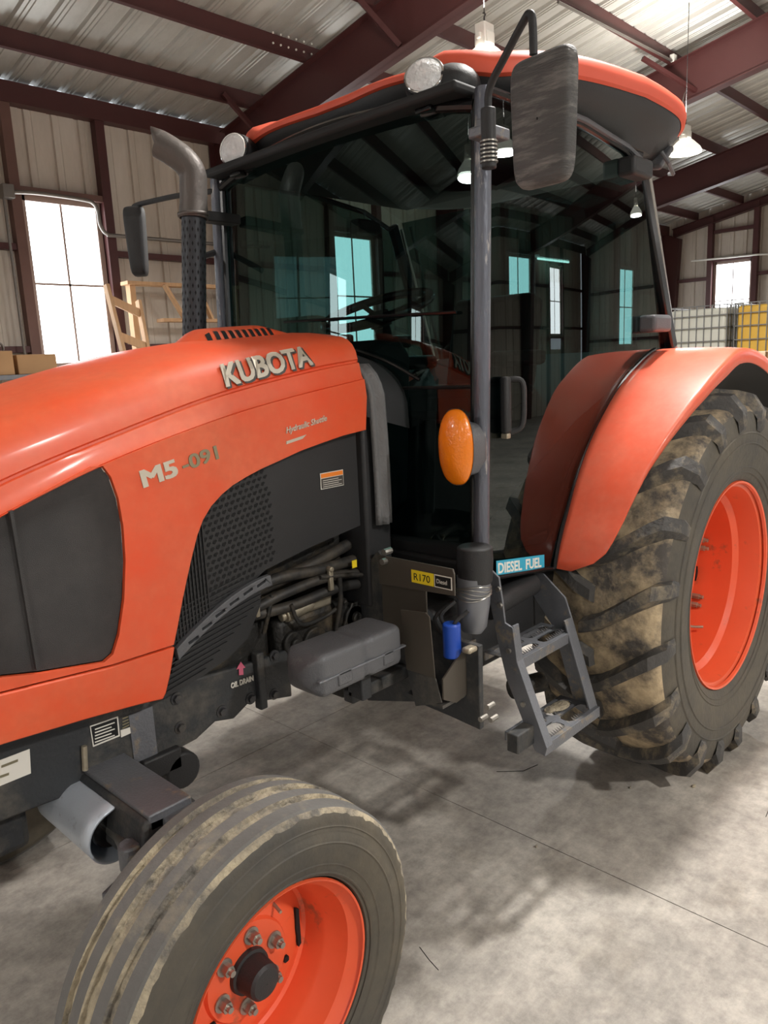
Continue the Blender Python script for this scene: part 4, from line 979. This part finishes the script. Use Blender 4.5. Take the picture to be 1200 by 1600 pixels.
# hinge covers near side
for (a, z, x) in ((1, 2.285, 1.93), (1, 1.755, 2.12)):
    MB().box((x-.075, -.705, z-.032), (x+.075, -.635, z+.032)).build('hinge_cover', GREYPL if z < 2 else BLACKPL, T, bevel=.014, seg=3)
    MB().box((x-.075, .635, z-.032), (x+.075, .705, z+.032)).build('hinge_cover', BLACKPL, T, bevel=.014, seg=3)
# windshield, curved in plan
def wsx(y, z): return AX(z)+.01-.035*(1-(y/.60)**2)
def wtop(y): return 2.335+.065*(1-(y/.6)**2)
def wsf(u, v):
    y = -.605+1.21*u; z0 = 1.10; z = z0+(wtop(y)-z0)*v; return (wsx(y, z), y, z)
ws = MB().grid(wsf, 40, 24).build('windshield', GL_W, T, smooth=80)
MB().tube([Vector(wsf(i/30, 1))+Vector((-.006, 0, .012)) for i in range(31)], .018, 10).build('windshield_header', BLACK, T)
for s in (1, -1): MB().tube([(wsx(-.6*s, z)-.004, -.605*s, z) for z in (1.10, 1.6, 2.0, 2.37)], .013, 8).build('windshield_seal', BLACK, T)
# lower windshield division line and wiper
MB().tube([(wsx(y, 1.62)-.008, y, 1.575+.0*y) for y in [-.60+.03*i for i in range(20)]], .006, 6).build('windshield_divider', BLACK, T)
wp = MB().tube([Vector((wsx(y, 1.77)-.014, y, 1.80+.03*(y+.3))) for y in [-.55+.04*i for i in range(20)]], .005, 6).build('wiper_blade', BLACK, T)
MB().tube(spline([(wsx(-.42, 1.6)-.02, -.42, 1.60), (wsx(-.30, 1.66)-.03, -.30, 1.66), (wsx(-.16, 1.74)-.02, -.16, 1.70)], 4), .006, 8).build('wiper_arm', BLACK, wp)
# cab floor, rear wall glass, interior
MB().box((1.0, -.58, 1.0), (2.1, .58, 1.05)).build('cab_floor', CABIN, T, bevel=.01)
MB().prism([(1.02, 1.0), (1.6, 1.0), (1.75, 1.35), (2.2, 1.50), (2.33, 1.62), (2.33, 1.66), (2.15, 1.58), (1.7, 1.42), (1.02, 1.08)], 'y', -.57, .57).build('cab_tub', CABIN, T)
MB().add([(2.36, -.62, 1.66), (2.36, .62, 1.66), (2.11, .60, 2.31), (2.11, -.60, 2.31)], [(0,1,2,3)]).build('rear_glass', GL_D, T)
MB().box((1.0, -.60, 2.37), (2.15, .60, 2.40)).build('headliner', CABIN, T, bevel=.01)
st = MB().box((1.55, -.24, 1.42), (1.98, .24, 1.55)).build('seat', CABIN, T, bevel=.04, seg=3)
MB().box((-.05, -.21, 0), (.07, .21, .40), Matrix.Rotation(radians(12), 3, 'Y'), (1.95, 0, 1.52)).build('seat_back', CABIN, st, bevel=.04, seg=3)
for s in (1, -1): MB().box((1.62, .28*s-.04, 1.62), (1.92, .28*s+.04, 1.68)).build('armrest', CABIN, st, bevel=.02)
con = MB().prism([(1.02, 1.1), (1.02, 1.66), (1.10, 1.72), (1.22, 1.74), (1.27, 1.68), (1.22, 1.1)], 'y', -.17, .17).build('console', CABIN, T, bevel=.02)
swc = Vector((1.285, 0, 1.845)); ax = Vector((-.35, 0, 1)).normalized(); e1 = Vector((0, 1, 0)); e2 = ax.cross(e1)
sw = MB().tube([swc+(e1*cos(t)+e2*sin(t))*.20 for t in [2*pi*i/40 for i in range(41)]], .017, 10, caps=False).build('steering_wheel', BLACK, T, smooth=60)
for a in (90, 210, 330): MB().tube([swc-ax*.03, swc+(e1*cos(radians(a))+e2*sin(radians(a)))*.19], .010, 8).build('spoke', BLACK, sw)
MB().cyl(swc-ax*.06, swc-ax*.01, .04, n=20).build('wheel_hub', BLACK, sw)
MB().cyl(swc-ax*.3, swc-ax*.05, .03, n=14).build('steering_column', CABIN, T)
MB().box((1.3, .18, 1.73), (1.34, .24, 1.77)).build('indicator_knob', ORANGE, T, bevel=.01)

# ---------------- roof
def plan(t):
    a, b_ = .745, .715; n = 3.6 if cos(t) < 0 else 4.2
    cx_, cy_ = cos(t), sin(t); x = 1.815+a*abs(cx_)**(2/n)*(1 if cx_ > 0 else -1); y = b_*abs(cy_)**(2/n)*(1 if cy_ > 0 else -1)
    if x < 1.3 and abs(y) < .36: x += .022*(cos(pi*y/.36)+1)
    return x, y
def ze(x, y):
    z = ip(x, [1.05, 1.2, 1.5, 1.9, 2.3, 2.6], [2.485, 2.452, 2.478, 2.510, 2.506, 2.47])
    if x < 1.35 and abs(y) < .38: z += .018*(1+cos(pi*y/.38))/2*(1.35-x)/.25
    return z
NT = 160
def ring(k):
    """k = inset, height above the band edge or an absolute height"""
    inset, dz, absz = k; r = []
    for i in range(NT):
        t = 2*pi*(i+.5)/NT; x, y = plan(t); z = ze(x, y)
        g = max(ip(x, [1.08, 1.25, 1.6], [.42, .75, 1.0]), min(1.05, (abs(y)-.30)/.16)) if dz > 0 else 1
        sx = (x-1.815)*(1-inset/.745); sy = y*(1-inset/.715)
        r.append((1.815+sx, sy, absz if absz is not None else z+dz*g))
    return r
def rings(ks, name, mt, parent, cap=False, **kw):
    m = MB(); vs = [p for k in ks for p in ring(k)]
    fs = [(i*NT+j, i*NT+(j+1) % NT, (i+1)*NT+(j+1) % NT, (i+1)*NT+j) for i in range(len(ks)-1) for j in range(NT)]
    if cap: fs.append(tuple((len(ks)-1)*NT+j for j in range(NT)))
    return m.add(vs, fs).build(name, mt, parent, **kw)
rt = rings([(.012, -.002, None), (0, .004, None), (-.004, .03, None), (.002, .05, None), (.02, .066, None), (.08, .085, None), (.20, .10, None), (.4, .11, None), (.55, .115, None)], 'roof_cap', ORANGEROOF, T, True, smooth=50)
rs = rings([(.014, .0, None), (.02, -.022, None), (.05, -.05, None), (.075, -.08, None), (.10, 0, 2.385), (.2, 0, 2.372), (.5, 0, 2.37)], 'roof_shell', BLACKPL, T, True, smooth=50)
# pods with round lamps
for s in (1, -1):
    c = Vector((1.055, -.455*s, 2.440)); d = Vector((-.82, -.42, .38)).normalized() if s > 0 else Vector((-.92, -.30, .10)).normalized()
    MB().tube([c+d*-.12, c+d*-.05, c+d*-.01, c+d*.012], [.04, .062, .064, .060], 32).build('lamp_pod', BLACKPL, T, smooth=50)
    hl = MB().tube([c+d*.004, c+d*.022, c+d*.026], [.056, .060, .055], 36).build('work_lamp', BLACKPL, T, smooth=40)
    MB().tube([c+d*.0265, c+d*.036, c+d*.040], [.053, .040, .012], 36).build('lens', LENS, hl, smooth=60)
    MB().ball(c+Vector((.075, -.035*s, -.012)), (.085, .085, .062), 20).build('pod_fairing', BLACKPL, T, smooth=60)
    rg = [c+d*.026+(d.orthogonal().normalized()*cos(t)+d.cross(d.orthogonal().normalized())*sin(t))*.055 for t in [2*pi*i/32 for i in range(33)]]
    MB().tube(rg, .0028, 6, caps=False).build('lamp_rim', CHROME, hl)
    MB().tube(spline([c+Vector((-.01, 0, -.068)), c+Vector((.0, .02, -.085)), c+Vector((.02, -.03, -.08)), c+Vector((.04, -.05, -.07))], 4), .006, 6).build('lamp_bracket', STEELDK, hl)
    MB().box((c.x-.02, c.y-.03, c.z-.085), (c.x+.02, c.y+.03, c.z-.07)).build('lamp_mount', BLACK, hl, bevel=.004)
# rear work lamp under the overhang
wq = MB().box((-.075, -.05, -.012), (.075, .05, .012), Matrix.Rotation(radians(-38), 3, 'Y') @ Matrix.Rotation(radians(10), 3, 'X'), (2.33, -.56, 2.40)).build('rear_work_lamp', GREYPL, T, bevel=.01)
MB().tube([(2.25, -.62, 2.40), (2.27, -.64, 2.36), (2.34, -.63, 2.33), (2.42, -.58, 2.35)], .008, 8).build('lamp_frame', GREYPL, wq)
# under-roof rail above the door
MB().tube([(1.2, -.655, 2.395), (1.6, -.66, 2.385), (1.9, -.655, 2.355), (2.02, -.65, 2.33)], .010, 8).build('drip_rail', GREYPL, T)

# ---------------- mirrors
def shell(cx_, cy_, cz_, hw, hh_, th, rz, name, mt, taper=0.):
    R = Matrix.Rotation(rz, 3, 'Z')
    def f(u, v):
        a = 2*pi*u; e = .30; k = v
        cy2 = abs(cos(a))**e*(1 if cos(a) > 0 else -1); cz2 = abs(sin(a))**e*(1 if sin(a) > 0 else -1)
        d, sc_ = [(0, 1.0), (-th*.35, 1.0), (-th*.75, .965), (-th*.95, .88), (-th, .6), (-th*1.02, .02)][min(5, int(round(v*5)))]
        w_ = hw*(1-taper*(1-cz2)/2)
        return Vector((cx_, cy_, cz_))+R @ Vector((d, cy2*w_*sc_, cz2*hh_*sc_))
    m = MB().grid(f, 48, 5)
    o = m.build(name, mt, T, smooth=60)
    g = MB().grid(lambda u, v: Vector((cx_, cy_, cz_))+R @ Vector((.001, abs(cos(2*pi*u))**.3*(1 if cos(2*pi*u) > 0 else -1)*hw*(1-taper*(1-(abs(sin(2*pi*u))**.3*(1 if sin(2*pi*u) > 0 else -1)))/2)*.97*v, abs(sin(2*pi*u))**.3*(1 if sin(2*pi*u) > 0 else -1)*hh_*.97*v)), 48, 1)
    g.build('mirror_glass', CHROME, o)
    return o
ml = shell(.965, -.905, 2.215, .095, .150, .035, radians(-6), 'mirror', MIRROR_BACK, .12); ml['label'] = 'large scuffed mirror back beside the near front pillar'
arm = MB().tube(spline([(1.005, -.705, 2.22), (1.005, -.705, 2.29), (1.0, -.715, 2.345), (.98, -.78, 2.40), (.965, -.845, 2.455), (.96, -.862, 2.462), (.958, -.872, 2.445), (.962, -.872, 2.37)], 4), .010, 12).build('mirror_arm', BLACKPL, T, smooth=60)
MB().cyl((1.005, -.705, 2.15), (1.005, -.705, 2.30), .020, n=16).build('mirror_clamp', BLACKPL, arm, bevel=.004)
for k in range(6): MB().cyl((1.005, -.705, 2.165+k*.010), (1.005, -.705, 2.169+k*.010), .024, n=16).build('spring_coil', ZINC, arm)
MB().box((1.0, -.71, 2.235), (1.10, -.64, 2.265)).box((1.05, -.66, 2.255), (1.09, -.63, 2.30)).build('mirror_bracket', STEPM, arm, bevel=.006)
for z in (2.29, 2.31): MB().cyl((1.06, -.672, z), (1.06, -.655, z), .008, n=8).build('bolt', ZINC, arm)
mr = shell(.985, 1.095, 2.205, .045, .142, .045, radians(38), 'mirror', BLACKPL, .25); mr['label'] = 'dark mirror on the far side seen from its edge'
MB().tube(spline([(1.06, .63, 2.335), (1.02, .80, 2.345), (1.0, 1.00, 2.352), (.998, 1.10, 2.355), (.995, 1.125, 2.345), (.992, 1.13, 2.30)], 4), .0105, 10).build('mirror_arm', BLACKPL, T)
p1, p2 = P(318, 416, 'y', .66), P(350, 396, 'y', .66)
MB().tube([(.9, .62, 2.06), (1.08, .64, 2.12)], .012, 10).build('hand_rail', GREYPL, T)
MB().box((.86, .47, 2.19), (1.06, .53, 2.225)).build('exhaust_bracket', BLACKPL, T, bevel=.004)

# ---------------- exhaust
e0, e1_ = Vector((.787, .45, 1.66)), Vector((.842, .45, 2.205))
ex = MB().cyl(e0, e1_, .042, n=36).build('exhaust_shield', SHIELD, T, smooth=60)
m = MB(); d = (e1_-e0).normalized(); a1 = d.cross(Vector((0, 1, 0))).normalized(); a2 = d.cross(a1)
for i in range(18):
    for j in range(14):
        t = 2*pi*(j+(i % 2)*.5)/14; c = e0+d*(.10+i*.024); r = .0425
        out = a1*cos(t)+a2*sin(t); tn = -a1*sin(t)+a2*cos(t); c = c+out*r
        m.add([c-d*.009, c+tn*.0032, c+d*.009, c-tn*.0032], [(0,1,2,3)])
m.build('shield_slots', HOLE, ex, smooth=0, kind='stuff')
pts = spline([e1_-d*.02, e1_+d*.03, e1_+d*.085, e1_+Vector((.010, .002, .135)), e1_+Vector((-.012, .015, .175)), e1_+Vector((-.045, .045, .210)), e1_+Vector((-.075, .075, .235))], 4)
eb = MB().tube(pts, [.049, .049, .048, .048]+[.046]*(len(pts)-4), 28, caps=False)
for i in range(len(eb.v)-28, len(eb.v)):
    v = Vector(eb.v[i]); q = (v.z-pts[-1].z); v.x -= q*.7; v.y += q*.5; v.z += q*.25; eb.v[i] = tuple(v)
eo = eb.build('exhaust_elbow', EXH, T, smooth=60, solid=.003)
MB().lathe([(0, .053), (.012, .053)], e1_+Vector((-.002, 0, -.012)), 28, 'z').build('elbow_clamp', EXH, eo, solid=.003)

# ---------------- amber side lamp
LY, LZ = -.612, 1.408
def dome(x0, dpt, ry, rz_):
    def f(u, v):
        a = 2*pi*u; r = sin(pi/2*v); h = cos(pi/2*v)
        return Vector((x0-dpt*h, LY+ry*r*abs(cos(a))**.8*(1 if cos(a) > 0 else -1), LZ+rz_*r*abs(sin(a))**.92*(1 if sin(a) > 0 else -1)))
    return f
hs_ = MB().grid(dome(.950, -.020, .062, .112), 40, 8).build('turn_signal', GREYPL, T, smooth=60); hs_['label'] = 'oval amber side lamp in a grey housing'
MB().grid(dome(.952, .042, .060, .110), 40, 12).build('amber_lens', AMBER, hs_, smooth=60)
MB().prism([(-.645, 1.47), (-.665, 1.43), (-.665, 1.37), (-.64, 1.32), (-.60, 1.33), (-.59, 1.48)], 'x', .955, 1.03).build('signal_mount', GREYPL, hs_, bevel=.012)
# door decal: white letters on cyan strip along the door bottom
def sill(a, u, o):
    x = 1.095+a; z = ip(x, [1.09, 1.362, 1.53], [1.002, .963, .930])-.006+u; return Vector((x, -.641-o, z))
sd = [c for c in T.children if c.name.startswith('door_sill')][0]
m = MB(); nseg = 12
for i in range(nseg):
    a, b_ = i*.275/nseg, (i+1)*.275/nseg
    m.add([sill(a, 0, 0), sill(b_, 0, 0), sill(b_, .046, 0), sill(a, .046, 0)], [(0,1,2,3)])
m.build('fuel_strip', CYAN, sd, smooth=0, solid=.001)
text('DIESEL', 'fuel_lettering', WHITE, sd, .046, lambda a, u, o: sill(a+.006, u+.006, o+.001), bold=.0012, squash=.98, ext=.0005)
text('FUEL', 'fuel_lettering', WHITE, sd, .046, lambda a, u, o: sill(a+.160, u+.006, o+.001), bold=.0012, squash=.95, ext=.0005)

# ================================================================== THINGS ROUND THE SHOP
# caged tanks at the end of the building
def tote(x, y, z, mt, label, group='caged liquid tanks'):
    t = thing('caged_tank', label, 'tank', group); t.location = (x, y, z)
    MB().box((.03, .03, .14), (1.17, .97, 1.12)).build('bottle', mt, t, bevel=.05, seg=3)
    MB().cyl((.6, .5, 1.12), (.6, .5, 1.15), .09, n=20).build('fill_lid', BLACKPL, t)
    m = MB()
    for k in range(9):
        y_ = .0+k*.125
        m.box((-.008, y_-.008, .12), (.008, y_+.008, 1.16)); m.box((1.192, y_-.008, .12), (1.208, y_+.008, 1.16))
    for k in range(10):
        x_ = k*.1333
        m.box((x_-.008, -.008, .12), (x_+.008, .008, 1.16)); m.box((x_-.008, .992, .12), (x_+.008, 1.008, 1.16))
    for z_ in (.14, .36, .58, .80, 1.0, 1.16):
        m.box((-.01, -.01, z_-.008), (1.21, .01, z_+.008)); m.box((-.01, .99, z_-.008), (1.21, 1.01, z_+.008)); m.box((-.01, 0, z_-.008), (.01, 1, z_+.008)); m.box((1.19, 0, z_-.008), (1.21, 1, z_+.008))
    m.build('cage', CAGE, t, smooth=0)
    m = MB()
    for y_ in (0, .45, .90): m.box((0, y_, 0), (1.2, y_+.1, .12))
    m.box((0, 0, .10), (1.2, 1, .13)); m.build('pallet_base', STEELDK, t, smooth=0)
    return t
tote(12.5, 2.78, 1.17, TOTEW, 'white caged tank on top of the stack beyond the rear fender')
tote(12.5, 2.78, 0, TOTEW, 'white caged tank under the white one beyond the rear fender')
tote(12.5, 1.66, 1.17, TOTEY, 'yellow caged tank on top, right of the white caged tank')
tote(12.5, 1.66, 0, TOTEY, 'yellow caged tank at the bottom, right of the white caged tank')
# boxes in front of them
def carton(x, y, z, sx, sy, sz, label, mt=CARD2, rz=0, group='cartons stacked beyond the rear tyre'):
    t = thing('carton', label, 'box', group); t.location = (x, y, z); t.rotation_euler.z = rz
    MB().box((0, 0, 0), (sx, sy, sz)).build('carton_body', mt, t, bevel=.008)
    MB().box((-.001, sy*.47, .02), (sx+.001, sy*.53, sz+.0015)).build('packing_tape', mat_tape, t, smooth=0)
    MB().box((-.0015, sy*.62, sz*.45), (-.0005, sy*.85, sz*.7)).build('shipping_label', WHITE, t, smooth=0)
    return t
mat_tape = mat('packing_tape', (198, 176, 140), .3)
names = ['bottom', 'second', 'third', 'top']
for c_, (y0, hts) in enumerate(((2.05, (.42, .42, .40, .36)), (1.42, (.45, .40, .42, .30)), (.78, (.42, .45, .38, .38)))):
    z = 0
    for k, h in enumerate(hts):
        carton(10.1+random.uniform(-.03, .03), y0+random.uniform(-.02, .02), z, .62, .60, h-.004, '%s pale carton of the %s column beside the caged tanks' % (names[k], ['left', 'middle', 'right'][c_]), random.choice([CARD2, CARD])); z += h
jug = thing('yellow_bucket', 'yellow bucket behind the top of the rear tyre', 'bucket'); jug.location = P(1183, 640, 'x', 6.0)
jl = jug.location.copy(); jug.location.z = 1.0
MB().lathe([(0, .001), (0, .12), (.26, .14), (.27, .15), (.29, .15), (.295, .13), (.30, .001)], (0, 0, 0), 28, 'z').build('bucket_body', mat('yellow_plastic', (230, 205, 60), .45), jug, smooth=40)
MB().tube([(0, -.15, .26), (0, -.17, .18), (0, -.14, .10)], .004, 6).build('bucket_handle', ZINC, jug)
MB().cyl((0, 0, .30), (0, 0, .32), .05, n=16).build('bucket_lid', mat('pale_yellow', (238, 220, 120), .5), jug)
stk = thing('pallet_stack', 'stack of wrapped cartons on a pallet under the yellow bucket', 'stack'); stk.location = (jl.x-.35, jl.y-.75, 0)
for k in range(3): MB().box((0, 0, .14+k*.285), (.8, 1.0, .14+k*.285+.28)).build('wrapped_layer', CARD2, stk, bevel=.01)
for k in range(3): MB().box((0, k*.45, 0), (.8, k*.45+.1, .10)).build('pallet_bearer', WOOD, stk, smooth=0)
for k in range(5): MB().box((k*.17, 0, .10), (k*.17+.12, 1.0, .125)).build('pallet_board', WOOD, stk, smooth=0)

# workbench and boxes under the left window
bt = P(60, 584, 'y', 6.2); zb = bt.z
wb = thing('workbench', 'grey workbench standing under the left window', 'bench'); wb.location = (2.0, 6.1, 0)
MB().box((0, 0, zb-.05), (1.4, .75, zb)).build('bench_top', STEPM, wb, bevel=.004)
for x in (.05, 1.3):
    for y in (.05, .66): MB().box((x, y, 0), (x+.05, y+.05, zb-.05)).build('leg', STEELDK, wb, smooth=0)
MB().box((0, .05, .5), (1.4, .7, .53)).build('lower_shelf', STEELDK, wb, smooth=0)
p = P(12, 575, 'y', 6.25); carton(p.x-.42, 6.15, zb, .42+.03, .35, .24, 'open brown carton at the left end of the workbench', CARD, 0, None)
p = P(25, 574, 'y', 6.2); q = P(90, 575, 'y', 6.2); carton(p.x+.02, 6.2, zb, q.x-p.x-.02, .30, .20, 'low brown carton on the workbench in front of the window', CARD, 0, None)
cb = MB().tube(spline([(2.2, 6.6, zb+.262), (2.28, 6.56, zb+.38), (2.4, 6.54, zb+.32), (2.42, 6.56, zb+.262)], 5), .012, 8).build('cable_loop', CONDUIT); tag(cb, 'grey cable loop lying over the brown cartons', 'cable')
# timber rack and leaning ladder by the wall
rk = thing('timber_rack', 'pine board rack against the left wall behind the exhaust pipe', 'rack')
za = P(250, 443, 'y', 6.6).z; zc = P(250, 527, 'y', 6.6).z; zs2 = P(230, 500, 'y', 6.6).z
MB().box((3.92, 6.55, za-.03), (5.55, 6.72, za+.01)).build('shelf', WOOD, rk, smooth=0)
MB().box((4.35, 6.55, zs2-.02), (5.5, 6.72, zs2+.02)).build('shelf', WOOD, rk, smooth=0)
MB().box((3.95, 6.60, 1.05), (5.5, 6.72, 1.09)).build('shelf', WOOD, rk, smooth=0)
for x in (3.97, 5.45): MB().box((x, 6.6, 0), (x+.07, 6.7, za-.03)).build('upright', WOOD, rk, smooth=0)
for (a, b_) in (((4.38, 6.52, za-.02), (4.62, 6.52, zs2+.02)), ((4.66, 6.52, za-.02), (4.86, 6.52, zs2+.02)), ((4.84, 6.52, za-.02), (5.02, 6.52, zs2+.02))):
    MB().bar(a, b_, .03, .075, (0, 1, 0)).build('brace_board', WOOD, rk, smooth=0)
ld = thing('wooden_ladder', 'short pine ladder leaning against the rack by the window', 'ladder')
A = [P(166, 445, 'y', 6.45), P(205, 600, 'y', 6.2), P(216, 470, 'y', 6.45), P(240, 600, 'y', 6.2)]
def down(a, b_): d = (b_-a); t = (0-a.z)/d.z; return a+d*t
MB().bar(A[0], down(A[0], A[1]), .04, .08, (0, 1, 0)).build('stringer', WOOD, ld, smooth=0)
MB().bar(A[2], down(A[2], A[3]), .04, .08, (0, 1, 0)).build('stringer', WOOD, ld, smooth=0)
for k in range(6):
    t = .06+k*.155; a = A[0].lerp(down(A[0], A[1]), t); b_ = A[2].lerp(down(A[2], A[3]), t); MB().bar(a, b_, .09, .03, (0, 1, 0)).build('rung', WOOD, ld, smooth=0)
# tube light high on the left wall, seen through the cab
tl = thing('tube_light', 'lit tube light on the left wall, seen through the cab door glass', 'lamp'); tl.location = (P(865, 407, 'y', 6.75).x, 6.75, P(865, 407, 'y', 6.75).z)
MB().box((-.62, -.06, .03), (.62, .06, .09)).build('light_housing', LAMPSH, tl, bevel=.01)
MB().cyl((-.6, 0, 0), (.6, 0, 0), .02, n=12).build('tube', TUBEGLOW, tl)
for x in (-.5, .5): MB().tube([(x, 0, .09), (x, 0, 1.0)], .004, 6).build('hanger_wire', STEELDK, tl)
# crumbs of mud on the floor near the tyre
for u, v, r, lb in ((1122, 1184, .018, 'largest dark mud clod beside the foot of the rear tyre'), (1084, 1228, .012, 'flat mud flake on the bright floor in front of the rear tyre'), (985, 1230, .006, 'small mud crumb in the shadow under the rear tyre'), (838, 1322, .006, 'tiny mud crumb on the floor joint below the step')):
    p = P(u, v, 'z', .004); o = MB().ball((p.x, p.y, .004), (r, r*.6, .005), 8).build('mud_crumb', MUD); tag(o, lb, 'mud', 'mud crumbs on the floor')
